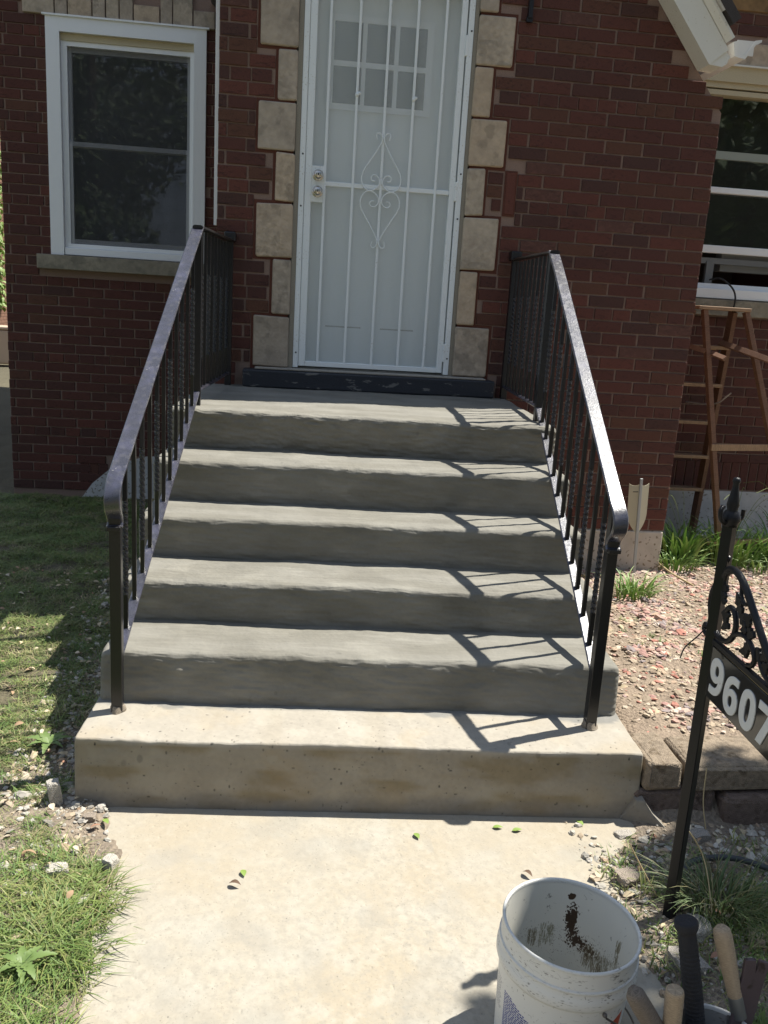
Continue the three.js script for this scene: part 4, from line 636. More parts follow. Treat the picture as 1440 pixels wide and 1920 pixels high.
// single plants with long leaves
function plant(name, label, cat, x, z, n, h, lean, w, spread, cols, extra) {
  const t = thing(name, label, cat, [x, groundY(x, z) - 0.005, z]);
  const make = (cnt, hh, ww) => { const P = [], I = [], C = [], seg = 6; for (let k = 0; k < cnt; k++) { const a = rr(0, 6.28), r = spread * Math.sqrt(rnd()), bx = Math.cos(a) * r, bz = Math.sin(a) * r, H = hh * rr(0.45, 1), l = lean * H * rr(0.3, 1.3), d = a + rr(-0.8, 0.8), dx = Math.cos(d), dz = Math.sin(d), b0 = P.length / 3, col = jit(cols[(rnd() * cols.length) | 0], 0.2); for (let i = 0; i <= seg; i++) { const q = i / seg, s = Math.sin(Math.PI * Math.pow(q, 0.6)) * 0.5 + 0.5 * (1 - q), W2 = ww * s * 0.5 + 0.0003, ox = bx + dx * l * q * q, oz = bz + dz * l * q * q, y = H * (q - 0.42 * Math.min(1, lean) * q * q * q); P.push(ox - dz * W2, y, oz + dx * W2, ox, y - W2 * 0.35, oz, ox + dz * W2, y, oz - dx * W2); for (let e = 0; e < 3; e++) C.push(...col); } for (let i = 0; i < seg; i++) for (let j = 0; j < 2; j++) { const q = b0 + i * 3 + j; I.push(q, q + 1, q + 3, q + 1, q + 4, q + 3); } } const g = new THREE.BufferGeometry(); g.setAttribute('position', new THREE.Float32BufferAttribute(P, 3)); g.setAttribute('color', new THREE.Float32BufferAttribute(C, 3)); g.setIndex(I); g.computeVertexNormals(); return g; };
  const m = mesh('foliage', make(n, h, w), new THREE.MeshPhysicalMaterial({ color: 0xffffff, roughness: 0.55, side: THREE.DoubleSide, vertexColors: true, transmission: 0.25, thickness: 0 }), t); m.userData.kind = 'stuff';
  if (extra) { const s = []; for (let k = 0; k < extra; k++) { const a = rr(0, 6.28), l = h * rr(0.4, 0.9); s.push(tube([V(0, 0, 0), V(Math.cos(a) * l * 0.2, h * 0.75, Math.sin(a) * l * 0.2), V(Math.cos(a) * l * 0.6, h * 1.25, Math.sin(a) * l * 0.6), V(Math.cos(a) * l, h * 1.2, Math.sin(a) * l)], 0.0016, 14, 4)); } const q = mesh('stem', s, std(lin(0.16, 0.2, 0.06), 0.7), t); q.userData.kind = 'stuff'; }
  return t;
}
const WEED = [[0.15, 0.27, 0.05], [0.19, 0.31, 0.065], [0.11, 0.22, 0.04], [0.24, 0.33, 0.09]];
plant('weed', 'bright green grass clump at the foot of the shield sign', 'weed', 1.42, 0.62, 90, 0.2, 0.8, 0.012, 0.11, WEED, 0);
plant('weed', 'tall weed between porch corner and ladder leg', 'weed', 2.1, -0.27, 110, 0.36, 0.6, 0.024, 0.14, WEED, 3);
plant('weed', 'low weed tuft in front of the porch corner', 'weed', 1.98, -0.08, 80, 0.2, 0.9, 0.014, 0.13, WEED, 0);
plant('weed', 'broad leaved weed behind the black sign finial', 'weed', 2.42, -0.26, 130, 0.38, 0.7, 0.02, 0.18, WEED, 5);
plant('weed', 'weed at the right edge under the window', 'weed', 2.78, -0.28, 130, 0.42, 0.7, 0.02, 0.2, WEED, 4);
plant('weed', 'weed clump below the wooden lath', 'weed', 2.62, -0.05, 90, 0.2, 1.0, 0.013, 0.22, WEED, 0);
plant('weed', 'sparse weed on the gravel right of the number plate', 'weed', 2.05, 1.1, 50, 0.13, 1.0, 0.01, 0.12, WEED, 0);
plant('grass_clump', 'tall fine grass clump at the foot of the sign post', 'grass clump', 0.7, 3.05, 320, 0.17, 0.9, 0.0035, 0.1, [[0.07, 0.12, 0.03], [0.1, 0.15, 0.04], [0.18, 0.17, 0.06]], 0);
plant('grass_clump', 'long grass tussock at the lower left edge of the walk', 'grass clump', -0.96, 3.12, 300, 0.06, 1.6, 0.0038, 0.15, GREEN, 0);
plant('grass_clump', 'grass tussock overhanging the left edge of the walk', 'grass clump', -0.93, 2.95, 220, 0.05, 1.6, 0.0038, 0.11, [...GREEN, STRAW], 0);
// broad toothed leaves of dandelions in the lawn
function dandelion(x, z, r, label) {
  const t = thing('dandelion', label, 'weed', [x, groundY(x, z), z], 'dandelions in the left lawn'), mat = new THREE.MeshPhysicalMaterial({ color: lin(0.13, 0.2, 0.05), roughness: 0.55, side: THREE.DoubleSide, transmission: 0.2, thickness: 0 });
  for (let k = 0; k < 7; k++) { const P = [], I = [], n = 16, a = (k / 7) * 6.28 + rr(-0.3, 0.3), L = r * rr(0.7, 1.1); for (let i = 0; i <= n; i++) { const q = i / n, w = L * 0.17 * Math.sin(Math.PI * Math.pow(q, 0.55) * 0.98) * (i % 3 === 1 ? 0.62 : 1) + 0.002, y = 0.02 + L * (0.55 * q - 0.5 * q * q); P.push(-w, y + w * 0.3, L * q, 0, y, L * q, w, y + w * 0.3, L * q); } for (let i = 0; i < n; i++) for (let j = 0; j < 2; j++) { const o = i * 3 + j; I.push(o, o + 1, o + 3, o + 1, o + 4, o + 3); } const g = new THREE.BufferGeometry(); g.setAttribute('position', new THREE.Float32BufferAttribute(P, 3)); g.setIndex(I); g.computeVertexNormals(); g.rotateY(a); mesh('leaf', g, mat, t); }
}
dandelion(-1.0, 3.2, 0.075, 'dandelion rosette beside the long tussock at the walk edge'); dandelion(-1.1, 3.32, 0.085, 'dandelion rosette in the lower left corner'); dandelion(-1.2, 2.2, 0.08, 'dandelion rosette in the shaded debris left of the steps');
// green leaves fallen on the walk
for (const [x, z, a, l] of [[-0.04, 2.7, 0.3, 'small green leaf on the middle of the walk near the step'], [0.21, 2.66, 1.5, 'left one of two green leaves close together on the walk'], [0.265, 2.675, 1.7, 'right one of two green leaves close together on the walk'], [0.47, 2.64, 0.4, 'small green leaf at the right corner of the walk'], [-0.53, 2.86, 0.2, 'small green leaf above a curled brown one on the walk'], [-0.93, 2.64, 0.6, 'small green leaf at the left foot of the bottom step']]) { const o = mesh('fallen_leaf', leafGeo, std(lin(0.17, 0.25, 0.05), 0.6, { side: THREE.DoubleSide }), scene); o.position.set(x, 0.004 + Math.max(0, x < -0.9 ? 0.015 : 0), z); o.rotation.y = a; o.scale.set(0.03, 0.02, 0.032); tag(o, l, 'leaf', 'green leaves fallen on the walk'); }
for (const [x, z, a, l] of [[-0.55, 2.91, 1.2, 'curled brown leaf on the walk below a green one'], [0.24, 2.885, 0.6, 'dry brown leaf on the walk above the white bucket']]) { const o = mesh('fallen_leaf', leafGeo, std(lin(0.1, 0.06, 0.035), 0.8, { side: THREE.DoubleSide }), scene); o.position.set(x, 0.006, z); o.rotation.y = a; o.scale.set(0.03, 0.05, 0.035); tag(o, l, 'leaf'); }

/* ------------------------------------------------ trees */
function tree(label, x, z, h, crown, leaf, count, trunkR, cols) {           // crown: list of [dx, y, dz, rx, ry, rz]
  const t = thing('tree', label, 'tree', [x, 0, z]); const bark = std(lin(0.09, 0.07, 0.055), 0.95, { map: grit, bumpMap: gritBump, bumpScale: 0.02 });
  const limb = (pts, r0, r1) => { const c = new THREE.CatmullRomCurve3(pts), n = 14, P = [], I = []; const fr = c.computeFrenetFrames(n, false); for (let i = 0; i <= n; i++) { const p = c.getPoint(i / n), r = mix(r0, r1, i / n); for (let j = 0; j < 7; j++) { const a = (j / 7) * 6.283; const q = p.clone().addScaledVector(fr.normals[i], Math.cos(a) * r).addScaledVector(fr.binormals[i], Math.sin(a) * r); P.push(q.x, q.y, q.z); } } for (let i = 0; i < n; i++) for (let j = 0; j < 7; j++) { const a = i * 7 + j, b = i * 7 + (j + 1) % 7; I.push(a, b, a + 7, b, b + 7, a + 7); } const g = new THREE.BufferGeometry(); g.setAttribute('position', new THREE.Float32BufferAttribute(P, 3)); g.setIndex(I); g.computeVertexNormals(); return boxUV(g); };
  mesh('trunk', [limb([V(0, -0.1, 0), V(0.05, h * 0.25, 0.03), V(0.12 * trunkR * 4, h * 0.5, 0), V(0.1, h * 0.8, 0.05)], trunkR, trunkR * 0.35)], bark, t);
  for (const c of crown) mesh('limb', [limb([V(0.05, h * 0.3, 0.02), V(c[0] * 0.5, mix(h * 0.35, c[1], 0.6), c[2] * 0.5), V(c[0], c[1], c[2])], trunkR * 0.45, trunkR * 0.1)], bark, t);
  const lg = new THREE.BufferGeometry(); lg.setAttribute('position', new THREE.Float32BufferAttribute([0, 0, -0.5, -0.3, 0.06, 0, 0.3, 0.06, 0, 0, -0.04, 0.5], 3)); lg.setIndex([0, 1, 2, 1, 3, 2]); lg.computeVertexNormals();
  const im = new THREE.InstancedMesh(lg, new THREE.MeshPhysicalMaterial({ color: 0xffffff, roughness: 0.7, side: THREE.DoubleSide, transmission: 0.3, thickness: 0 }), count); let n = 0;
  while (n < count) { const c = crown[(rnd() * crown.length) | 0]; const u = V(rr(-1, 1), rr(-1, 1), rr(-1, 1)); const L = u.length(); if (L > 1 || L < 0.25 * rnd()) continue; const p = V(c[0] + u.x * c[3], c[1] + u.y * c[4], c[2] + u.z * c[5]); if (n3((p.x + x) * 1.1 / c[3] * 1.6, p.y * 1.8 / c[3], (p.z + z) * 1.8 / c[3]) < -0.12 + 0.5 * L * L - 0.2) continue; const s = leaf * rr(0.6, 1.3); M4.compose(p, Q4.setFromEuler(E4.set(rr(-1, 1), rr(0, 6.3), rr(-1, 1))), V(s, s, s)); im.setMatrixAt(n, M4); im.setColorAt(n, CC.setRGB(...jit(cols[(rnd() * cols.length) | 0], 0.25))); n++; }
  im.name = 'crown'; im.userData.kind = 'stuff'; im.castShadow = im.receiveShadow = true; t.add(im); return t;
}
const LEAF = [[0.06, 0.11, 0.03], [0.05, 0.09, 0.025], [0.08, 0.13, 0.04]];
const crownOf = (h, r, n, sd) => { const o = []; for (let i = 0; i < n; i++) { const a = i * 2.4 + sd, q = Math.sqrt((i + 0.5) / n) * r * 0.75; o.push([Math.cos(a) * q, h * (0.62 + 0.28 * Math.sin(i * 1.7 + sd)), Math.sin(a) * q, r * 0.5, r * 0.42, r * 0.5]); } return o; };
tree('small tree right of the walk shading the bucket', 4.3, 3.7, 5, [[-1.12, 4.5, -1.28, 0.52, 0.3, 0.45], [-1.55, 4.5, -0.92, 0.5, 0.3, 0.5], [-1.78, 4.5, -0.9, 0.45, 0.28, 0.4], [-0.6, 4.6, -1.25, 0.65, 0.35, 0.55], [-1.2, 4.6, -0.6, 0.7, 0.35, 0.6], [-0.3, 4.9, -0.5, 0.9, 0.5, 0.8], [0.5, 5, 0.3, 1.1, 0.7, 1.0], [-0.95, 4.4, -1.75, 0.45, 0.2, 0.26], [-1.3, 4.45, -1.62, 0.24, 0.12, 0.16]], 0.1, 6500, 0.07, LEAF);
tree('street tree opposite the house, left one', -5.4, 14.4, 9, crownOf(9, 3.6, 10, 0.3).map((c) => [c[0], c[1] - 1.9, c[2], c[3] * 0.8, c[4] * 0.85, c[5] * 0.8]), 0.22, 10000, 0.25, LEAF);
tree('street tree opposite the house, middle one', 2.5, 24, 11, crownOf(11, 5, 10, 1.3), 0.38, 9000, 0.3, LEAF);
tree('street tree opposite the house, right one', 9.5, 12.5, 10, crownOf(10, 4.6, 9, 2.1), 0.32, 12000, 0.28, LEAF);
tree('far street tree beyond the left one', -9.5, 26, 11, crownOf(11, 4.6, 9, 5.1), 0.42, 8000, 0.3, LEAF);
tree('far street tree to the left', -15, 25, 12, crownOf(12, 6, 9, 3.3), 0.45, 8000, 0.3, LEAF);
tree('far street tree to the right', 16, 26, 12, crownOf(12, 6, 9, 4.1), 0.45, 8000, 0.3, LEAF);

/* ------------------------------------------------ pails and tools in the foreground */
function canvasTex(w, h, draw) { const c = document.createElement('canvas'); c.width = w; c.height = h; draw(c.getContext('2d'), w, h); const t = new THREE.CanvasTexture(c); t.colorSpace = THREE.SRGBColorSpace; t.wrapS = THREE.RepeatWrapping; t.anisotropy = 8; return t; }
function lathe(prof, seg = 64) { const g = new THREE.LatheGeometry(prof.map(([r, y]) => new THREE.Vector2(r, y)), seg), p = g.attributes.position, uv = g.attributes.uv, ys = prof.map((q) => q[1]), a = Math.min(...ys), b = Math.max(...ys); for (let i = 0; i < p.count; i++) uv.setY(i, (p.getY(i) - a) / (b - a)); return g; }
function splat(x, cx, cy, r, n, col, stretch = 1, big = 7) { x.fillStyle = col; for (let i = 0; i < n; i++) { const a = rnd() * 6.28, q = Math.pow(rnd(), 0.7) * r; x.beginPath(); x.ellipse(cx + Math.cos(a) * q, cy + Math.sin(a) * q * stretch, rr(0.8, big) * (1.05 - q / r * 0.85), rr(0.8, big) * (1.05 - q / r * 0.85) * rr(0.8, 2), rnd() * 3, 0, 6.3); x.fill(); } }
function scuffs(x, w, h, n) { for (let i = 0; i < n; i++) { const g = (rr(60, 130)) | 0; x.fillStyle = `rgba(${g},${g - 6},${g - 14},${rr(0.15, 0.6)})`; x.beginPath(); x.ellipse(rnd() * w, rnd() * h, rr(0.8, 5), rr(0.8, 4), rnd() * 3, 0, 6.3); x.fill(); if (rnd() < 0.35) { x.strokeStyle = x.fillStyle; x.lineWidth = rr(0.6, 1.6); x.beginPath(); const px = rnd() * w, py = rnd() * h; x.moveTo(px, py); x.quadraticCurveTo(px + rr(-20, 20), py + rr(-10, 10), px + rr(-30, 30), py + rr(-24, 24)); x.stroke(); } } for (let i = 0; i < 10; i++) splat(x, rnd() * w, rnd() * h, rr(8, 26), 14, `rgba(70,66,60,${rr(0.25, 0.6)})`, 0.8); }
{
  const t = thing('bucket', 'large white plastic bucket with dirt stains inside and blue print', 'bucket', [0.148, 0, 3.425]); t.scale.set(0.975, 1, 0.975); t.rotation.set(0.02, 0, -0.035);
  const T = 0.294, plastic = (map) => new THREE.MeshPhysicalMaterial({ color: lin(0.72, 0.72, 0.7), roughness: 0.45, map, transmission: 0, bumpMap: gritBump, bumpScale: 0.0004, side: THREE.DoubleSide });
  const W = 2048, H = 512, U = (phi) => ((phi / (2 * Math.PI) + 2) % 1) * W;
  const body = canvasTex(W, H, (x) => {
    x.fillStyle = '#f4f3ef'; x.fillRect(0, 0, W, H); scuffs(x, W, H, 420);
    // faded blue text block, grey text block, orange emblem: print worn past reading
    const b0 = U(-1.35), b1 = U(-0.72), top = 120;
    x.fillStyle = '#3d4796'; for (let r = 0; r < 20; r++) { const y = top + r * 13, end = b1 - 8 + rr(-24, 0) - Math.max(0, 4 - r) * 30; let px = b0; while (px < end) { const wl = rr(8, 26); x.fillRect(px, y, Math.min(wl, end - px), 8.5); px += wl + 4; } }
    x.fillStyle = '#9a9aa2'; for (let r = 0; r < 13; r++) { let px = U(-1.78); while (px < U(-1.5)) { const wl = rr(6, 20); x.fillRect(px, 96 + r * 15, wl, 7); px += wl + 5; } }
    x.fillStyle = '#d2552c'; x.beginPath(); x.moveTo(U(0.5), 120); x.lineTo(U(0.78), 84); x.lineTo(U(0.78), 330); x.lineTo(U(0.42), 400); x.fill(); x.fillStyle = '#4b83b0'; x.fillRect(U(0.45), 405, U(0.78) - U(0.45), 70);
  });
  mesh('body', [lathe([[0.123, 0], [0.126, 0.004], [0.1385, T - 0.096], [0.1395, T - 0.092]])], plastic(body), t);
  const collar = canvasTex(1024, 256, (x, w, h) => { x.fillStyle = '#f1f0ec'; x.fillRect(0, 0, w, h); scuffs(x, w, h, 520); });
  mesh('collar', [lathe([[0.1392, T - 0.0925], [0.144, T - 0.091], [0.1475, T - 0.083], [0.1478, T - 0.07], [0.1455, T - 0.064], [0.1432, T - 0.055], [0.1425, T - 0.03], [0.142, T - 0.009]])], plastic(collar), t);
  mesh('rib', [lathe([[0.141, T - 0.052], [0.1452, T - 0.05], [0.146, T - 0.047], [0.1452, T - 0.044], [0.141, T - 0.042]])], plastic(collar), t);
  mesh('rim', [lathe([[0.1415, T - 0.0095], [0.1442, T - 0.007], [0.1448, T - 0.003], [0.1428, T], [0.1395, T], [0.1376, T - 0.003], [0.1376, T - 0.008]], 96)], plastic(collar), t);
  const inside = canvasTex(W, H, (x) => {
    x.fillStyle = '#f3f0e6'; x.fillRect(0, 0, W, H); scuffs(x, W, H, 160);
    const c = U(2.72), smear = (cx, cy, w, h, n, col) => { for (let i = 0; i < n; i++) { x.fillStyle = col; x.save(); x.translate(cx + rr(-w, w), cy + rr(-h, h)); x.rotate(rr(-0.25, 0.25)); x.fillRect(0, 0, rr(1, 5), rr(6, 34)); x.restore(); } };
    splat(x, c + 22, 52, 18, 40, 'rgba(66,44,26,0.95)', 0.6, 13); splat(x, c + 5, 140, 46, 130, 'rgba(62,42,24,0.95)', 1.5, 15); splat(x, c - 4, 195, 42, 70, 'rgba(66,44,26,0.95)', 1.2, 13);
    splat(x, c - 40, 240, 86, 110, 'rgba(72,50,32,0.9)', 0.5, 12); splat(x, c - 120, 258, 74, 80, 'rgba(84,60,40,0.8)', 0.6, 11);
    smear(c - 190, 265, 90, 40, 230, 'rgba(128,118,92,0.5)'); smear(c - 150, 275, 60, 40, 120, 'rgba(110,96,72,0.5)'); smear(c + 130, 220, 40, 46, 110, 'rgba(120,116,84,0.4)'); smear(c + 220, 230, 28, 30, 80, 'rgba(110,98,70,0.5)'); smear(c - 300, 170, 18, 60, 80, 'rgba(120,108,80,0.6)');
    for (let i = 0; i < 700; i++) { x.fillStyle = `rgba(80,60,40,${rr(0.2, 0.7)})`; const px = c + rr(-420, 330), py = 190 + Math.abs(rr(-1, 1) + rr(-1, 1)) * 90; x.fillRect(px, py, rr(1, 4), rr(1, 5)); }
  });
  mesh('lining', [lathe([[0.0, 0.006], [0.119, 0.006], [0.1225, 0.012], [0.1374, T - 0.0085]])], plastic(inside), t);
  const P = []; for (let i = 0; i <= 18; i++) { const q = i / 18, a = 0.27 + q * Math.PI; P.push(V(Math.sin(a) * 0.152 + 0.012 * Math.sin(q * Math.PI), T - 0.1 - 0.13 * Math.sin(q * Math.PI), Math.cos(a) * 0.152)); }
  mesh('bail_handle', [tube(P, 0.0022, 70, 6)], std(lin(0.12, 0.11, 0.1), 0.45, { metalness: 0.6 }), t);
  for (const a of [0.27, 0.27 + Math.PI]) mesh('handle_ear', [move(new THREE.SphereGeometry(0.005, 12, 8), Math.sin(a) * 0.146, T - 0.098, Math.cos(a) * 0.146)], std(lin(0.1, 0.09, 0.08), 0.6), t);
}
{
  const t = thing('pail', 'small grey spattered pail holding hand tools', 'pail', [0.345, 0, 3.69]); const m = std(lin(0.32, 0.31, 0.29), 0.7, { map: parge.map, side: THREE.DoubleSide });
  mesh('body', [lathe([[0.07, 0], [0.073, 0.004], [0.0835, 0.242]])], m, t); mesh('rim', [lathe([[0.0832, 0.24], [0.0868, 0.242], [0.0875, 0.248], [0.085, 0.252], [0.082, 0.25], [0.0812, 0.244]])], std(lin(0.55, 0.54, 0.51), 0.6), t); mesh('lining', [lathe([[0, 0.005], [0.071, 0.005], [0.0815, 0.244]])], m, t);
}
function along(geo, a, b, roll = 0) { const d = b.clone().sub(a).normalize(), q = new THREE.Quaternion().setFromUnitVectors(V(0, 1, 0), d); geo.rotateY(roll); geo.applyQuaternion(q); return geo; }   // geometry built up the y axis from the origin
function tool(name, label, cat, a, b) { const t = thing(name, label, cat, a.toArray(), 'hand tools standing in the grey pail'); return [t, b.clone().sub(a), (g, r) => along(g, a, b, r)]; }
{
  const [t, , put] = tool('hammer', 'black rubber hammer grip standing tallest in the pail', 'hammer', V(0.36, 0.09, 3.665), V(0.305, 0.43, 3.604)); const L = 0.35, grip = std(lin(0.018, 0.018, 0.022), 0.7, { bumpMap: gritBump, bumpScale: 0.002 });
  const prof = []; for (let i = 0; i <= 90; i++) { const q = i / 90, y = 0.1 + q * 0.25; let r = 0.0155 + 0.0022 * Math.sin(q * 3.1); if (q > 0.9) r += 0.006 * sst(0.9, 0.97, q); if (q < 0.82) r += 0.0009 * Math.sin(q * 190); prof.push([r, y]); } prof.push([0.019, 0.353], [0, 0.353]);
  mesh('grip', [put(lathe(prof, 32))], grip, t); mesh('shaft', [put(lathe([[0.012, -0.02], [0.012, 0.1]], 16))], std(lin(0.1, 0.1, 0.1), 0.5, { metalness: 0.7 }), t);
  mesh('head', [put(move(rbox(-0.05, 0.05, -0.045, -0.02, -0.014, 0.014, 0.005), 0, 0, 0))], std(lin(0.12, 0.11, 0.1), 0.5, { metalness: 0.7 }), t);
}
{
  const [t, , put] = tool('trowel', 'pointing trowel with a pale wooden handle', 'trowel', V(0.411, 0.272, 3.641), V(0.373, 0.42, 3.607));
  mesh('wooden_handle', [put(lathe([[0, 0.001], [0.0125, 0.002], [0.0135, 0.02], [0.0145, 0.06], [0.0165, 0.11], [0.017, 0.135], [0.0155, 0.15], [0.009, 0.157], [0, 0.158]], 24))], handleWood, t);
  mesh('ferrule', [put(lathe([[0.0105, -0.02], [0.0138, -0.018], [0.0142, 0.022], [0.0135, 0.024]], 20))], std(lin(0.2, 0.2, 0.19), 0.55, { metalness: 0.6 }), t);
  mesh('tang', [tube([V(0, -0.012, 0), V(0.004, -0.032, 0.004), V(-0.008, -0.05, 0.008)], 0.0055, 14, 8)], std(lin(0.2, 0.2, 0.19), 0.5, { metalness: 0.7 }), t);
  const s = new THREE.Shape([[-0.03, 0], [-0.012, 0.035], [0.02, 0.03], [0.075, -0.03], [0.09, -0.1], [0.02, -0.12], [-0.04, -0.07]].map((q) => new THREE.Vector2(...q))); const g = new THREE.ExtrudeGeometry(s, { depth: 0.0025, bevelEnabled: false }); g.rotateX(-0.5); g.translate(0.0, -0.055, 0.008); mesh('blade', [boxUV(g)], std(lin(0.22, 0.21, 0.19), 0.6, { metalness: 0.4, map: grit }), t);
}
{
  const [t, , put] = tool('float_handle', 'round pale dowel end standing between the grey stick and black grip', 'tool handle', V(0.283, 0.06, 3.672), V(0.269, 0.34, 3.667));
  mesh('dowel', [put(lathe([[0.0165, 0], [0.0165, 0.272], [0.0155, 0.279], [0.0125, 0.281], [0, 0.281]], 28))], handleWood, t);
}
{
  const [t, , put] = tool('stick_handle', 'weathered grey wooden handle leaning left out of the pail', 'tool handle', V(0.33, 0.12, 3.675), V(0.193, 0.335, 3.662));
  mesh('shaft', [put(rough(lathe([[0.0165, -0.05], [0.0175, 0.14], [0.0185, 0.22], [0.0175, 0.245], [0.011, 0.256], [0, 0.257]], 24), 0.0012, 60, 3))], oldHandle, t);
}
{
  const [t, , put] = tool('pry_bar', 'flat dark pry bar with a notched end and blue paint below', 'pry bar', V(0.39, 0.1, 3.668), V(0.44, 0.36, 3.628));
  const L = 0.27, s = new THREE.Shape([[-0.019, 0.02], [-0.021, L - 0.03], [-0.024, L], [-0.005, L + 0.003], [0, L - 0.022], [0.005, L + 0.003], [0.024, L], [0.021, L - 0.03], [0.019, 0.02]].map((q) => new THREE.Vector2(...q))); const g = new THREE.ExtrudeGeometry(s, { depth: 0.006, bevelEnabled: true, bevelSize: 0.0012, bevelThickness: 0.0012, bevelSegments: 1 });
  mesh('blade', [put(boxUV(g), 0.0)], std(lin(0.11, 0.08, 0.085), 0.6, { metalness: 0.3, map: parge.map }), t); mesh('painted_shank', [put(rbox(-0.0205, 0.0205, 0.02, 0.135, -0.0025, 0.0085, 0.002))], std(lin(0.025, 0.035, 0.12), 0.5), t);
}
/* ------------------------------------------------ small things round the house */
tag(mesh('garden_hose', [tube([V(0.66, 0.03, 2.93), V(0.7, 0.035, 2.885), V(0.77, 0.04, 2.868), V(0.85, 0.04, 2.875), V(0.93, 0.035, 2.92), V(1.1, 0.03, 3.06), V(1.4, 0.025, 3.3), V(1.8, 0.02, 3.4)], 0.0085, 80, 8)], std(lin(0.035, 0.04, 0.04), 0.6), scene), 'dark garden hose lying in the grass right of the sign post', 'hose');
tag(mesh('wooden_lath', [bar(V(2.25, 0.13, -0.24), V(3.4, 0.215, -0.27), 0.026, 0.03, V(0, 0, 1))], paleWood, scene), 'pale wooden lath propped level across the weeds at the right', 'board');
for (const [p, l] of [[[[0.56, 0.02, 3.0], [0.5, 0.12, 2.98], [0.47, 0.17, 2.99]], 'dry straw stalk crossing left of the sign post'], [[[0.66, 0.02, 3.12], [0.67, 0.14, 3.0], [0.6, 0.24, 2.98]], 'long dry stalk arching right of the sign post'], [[[0.84, 0.02, 2.7], [0.83, 0.1, 2.68], [0.835, 0.2, 2.66]], 'thin upright stalk in front of the kerb blocks'], [[[0.3, 0.01, 3.2], [0.37, 0.05, 3.15], [0.4, 0.1, 3.1]], 'pale twig sticking out behind the bucket rim'], [[[1.9, 0.03, 0.35], [1.84, 0.05, 0.1], [1.9, 0.07, -0.3], [1.93, 0.2, -0.4]], 'bare curved twig on the gravel by the porch corner']])
  tag(mesh('dry_stalk', [tube(p.map((q) => V(...q)), l.includes('twig') ? 0.006 : 0.0018, 20, 5)], std(lin(0.42, 0.33, 0.18), 0.8), scene), l, 'stalk');
{ // yard shield sign on a stake, seen from behind
  const t = thing('shield_sign', 'cream shield shaped yard sign on a metal stake beside the right railing', 'sign', [1.628, 0, 0.12]); t.rotation.z = 0.05;
  mesh('stake', [rbox(-0.008, 0.008, -0.1, 0.605, 0, 0.012, 0.002)], std(lin(0.36, 0.38, 0.38), 0.45, { metalness: 0.3 }), t);
  const half = (s) => { const sh = new THREE.Shape(); sh.moveTo(0, 0.27); sh.lineTo(0, 0.575); sh.quadraticCurveTo(0.03, 0.545, 0.064, 0.572); sh.lineTo(0.062, 0.4); sh.quadraticCurveTo(0.062, 0.33, 0, 0.27); const g = new THREE.ExtrudeGeometry(sh, { depth: 0.003, bevelEnabled: false, curveSegments: 12 }); if (s < 0) { g.scale(-1, 1, 1); const p = g.attributes.position, n = g.attributes.normal; for (let i = 0; i < p.count; i += 3) for (const at of [p, n, g.attributes.uv]) { const k = at.itemSize; for (let e = 0; e < k; e++) { const q = at.array[(i + 1) * k + e]; at.array[(i + 1) * k + e] = at.array[(i + 2) * k + e]; at.array[(i + 2) * k + e] = q; } } g.computeVertexNormals(); } g.rotateY(s * 0.35); return boxUV(g); };
  mesh('shield', [half(1)], std(lin(0.5, 0.46, 0.33), 0.6), t); mesh('shield', [half(-1)], std(lin(0.46, 0.42, 0.3), 0.6), t);
  mesh('slot', [rbox(-0.05, -0.018, 0.527, 0.531, 0.016, 0.0215, 0.001)], darkVoid, t);
}
{ // wooden step ladder
  const t = thing('step_ladder', 'old brown wooden step ladder standing under the right window', 'ladder', [2.25, 0, -0.55]); const o = V(2.25, 0, -0.55), p = (x, y, z) => V(x, y, z).sub(o), mw = (n, a, b, w, d, up, m = ladderWood) => mesh(n, [bar(a, b, w, d, up)], m, t);
  mesh('top_cap', [rbox(-0.17, 0.175, 0, 0.022, -0.07, 0.07, 0.004).translate(...p(2.25, 1.585, -0.53).toArray())], paleWood, t);
  const ext = (a, b, k) => a.clone().addScaledVector(b.clone().sub(a), k);
  const A0 = p(2.129, 1.585, -0.49), A1 = p(2.323, 0.273, -0.3), B0 = p(2.404, 1.585, -0.49), B1 = p(2.605, 0.882, -0.37);
  mw('back_leg', A0, ext(A0, A1, 1.2), 0.03, 0.045); mw('back_leg', B0, ext(B0, B1, 2.2), 0.03, 0.045);
  const C0 = p(2.365, 1.585, -0.58), C1 = p(2.468, 0.165, -0.9), D0 = p(2.09, 1.585, -0.58), D1 = p(1.93, 0.165, -0.9);
  mw('side_rail', C0, ext(C0, C1, 1.1), 0.028, 0.075); mw('side_rail', D0, ext(D0, D1, 1.1), 0.028, 0.075);
  for (const k of [0.165, 0.34, 0.52, 0.69, 0.86]) { const a = ext(D0, D1, k), b = ext(C0, C1, k); mesh('tread', [rbox(a.x, b.x, -0.011, 0.011, -0.045, 0.045, 0.003).translate(0, a.y, a.z)], paleWood, t); }
  mw('cross_brace', p(2.232, 0.735, -0.345), p(2.66, 0.752, -0.345), 0.042, 0.018, undefined, paleWood);
  mw('shelf_arm', p(2.17, 1.345, -0.6), p(2.215, 1.295, -0.3), 0.03, 0.018); mw('shelf_arm', p(2.33, 1.385, -0.62), p(2.44, 1.305, -0.18), 0.035, 0.018);
  mw('shelf_arm', p(2.04, 1.37, -0.62), p(2.15, 1.33, -0.44), 0.03, 0.018); mesh('shelf_slat', [rbox(2.2 - 2.25, 2.3 - 2.25, 1.335, 1.347, -0.1, -0.05, 0.002)], paleWood, t);
  mesh('spreader', [tube([p(2.2, 0.98, -0.72), p(2.3, 1.0, -0.5), p(2.34, 1.08, -0.4)], 0.005, 16, 5)], std(lin(0.4, 0.38, 0.36), 0.5, { metalness: 0.5 }), t);
}
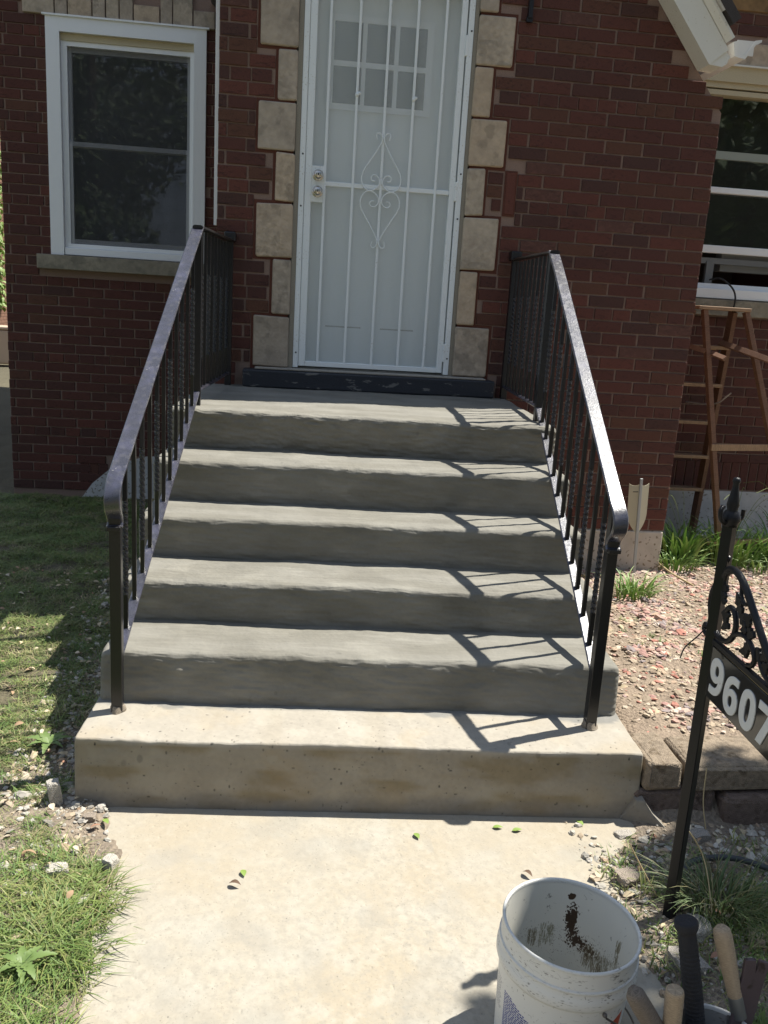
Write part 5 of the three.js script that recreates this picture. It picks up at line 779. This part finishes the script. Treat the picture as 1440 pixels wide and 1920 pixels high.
tag(mesh('cable', [tube([V(2.37, 1.79, -0.985), V(2.42, 1.8, -0.93), V(2.5, 1.74, -0.9), V(2.53, 1.68, -0.9), V(2.53, 1.56, -0.92), V(2.5, 1.3, -0.96)], 0.006, 40, 6)], std(lin(0.02, 0.02, 0.02), 0.6), scene), 'black cable hanging out of the right window over its sill', 'cable');
/* ------------------------------------------------ next door at the left */
{
  const t = thing('neighbour_house', 'sunlit brick side wall of the next house at the left edge', 'house', [-6.5, 0, -15]); const nb = std(lin(0.3, 0.16, 0.1), 0.9, { map: brickMap });
  mesh('wall', [box(-4.2, -0.012, -0.3, 6.5, -6, 2.5)], mortarMat, t); const list = [];
  for (let k = 0; k < 90; k++) for (let j = 0; j < 12; j++) list.push(rbox(-0.03, 0.0, k * CO + 0.005, k * CO + 0.064, -0.45 + j * 0.213 + (k % 2) * 0.1065, -0.45 + j * 0.213 + (k % 2) * 0.1065 + 0.203, 0.002, 1));
  const m = mesh('brickwork', list, nb, t); m.userData.kind = 'stuff'; mesh('roof', [box(-4.6, 0.35, 6.5, 6.65, -6.2, 2.7)], std(lin(0.07, 0.06, 0.058), 0.9), t);
}
{
  const t = thing('vine', 'light green climbing vine on the next house at the left edge', 'vine', [-6.47, 0, -14.2]); mesh('stem', [tube([V(0, 0.3, 0), V(0.01, 1.6, 0.05), V(0, 3, -0.02), V(0.01, 4.3, 0.05)], 0.012, 30, 6)], ladderWood, t);
  const im = new THREE.InstancedMesh(leafGeo, new THREE.MeshPhysicalMaterial({ color: lin(0.2, 0.3, 0.06), roughness: 0.6, side: THREE.DoubleSide, transmission: 0.25, thickness: 0 }), 900); for (let i = 0; i < 900; i++) { const s = rr(0.08, 0.15), y = rr(0.9, 5.2); M4.compose(V(rr(0, 0.12), y, rr(-0.7, 0.7) * (0.5 + 0.5 * Math.abs(n2(y * 2.2, 3)))), Q4.setFromEuler(E4.set(rr(0.2, 1.4), rr(0.5, 2.6), rr(-0.5, 0.5))), V(s * 1.3, s, s)); im.setMatrixAt(i, M4); } im.name = 'foliage'; im.userData.kind = 'stuff'; im.castShadow = im.receiveShadow = true; t.add(im);
}
{
  const t = thing('dust_bin', 'tan bin standing by the next house at the left edge', 'bin', [-5.75, -0.05, -12.2]); const m = std(lin(0.5, 0.38, 0.28), 0.6);
  mesh('body', [(() => { const g = new RoundedBoxGeometry(0.5, 0.62, 0.5, 3, 0.04); const p = g.attributes.position; for (let i = 0; i < p.count; i++) { const k = 1 - 0.18 * (0.5 - (p.getY(i) + 0.31) / 0.62); p.setX(i, p.getX(i) * k); p.setZ(i, p.getZ(i) * k); } g.computeVertexNormals(); return boxUV(g).translate(0, 0.36, 0); })()], m, t); mesh('lid', [rbox(-0.27, 0.27, 0.675, 0.73, -0.27, 0.29, 0.02)], m, t);
  for (const x of [-0.18, 0.18]) { const g = new THREE.CylinderGeometry(0.07, 0.07, 0.04, 18); g.rotateZ(Math.PI / 2); mesh('wheel', [g.translate(x, 0.07, -0.2)], iron, t); }
}

renderer.render(scene, camera);
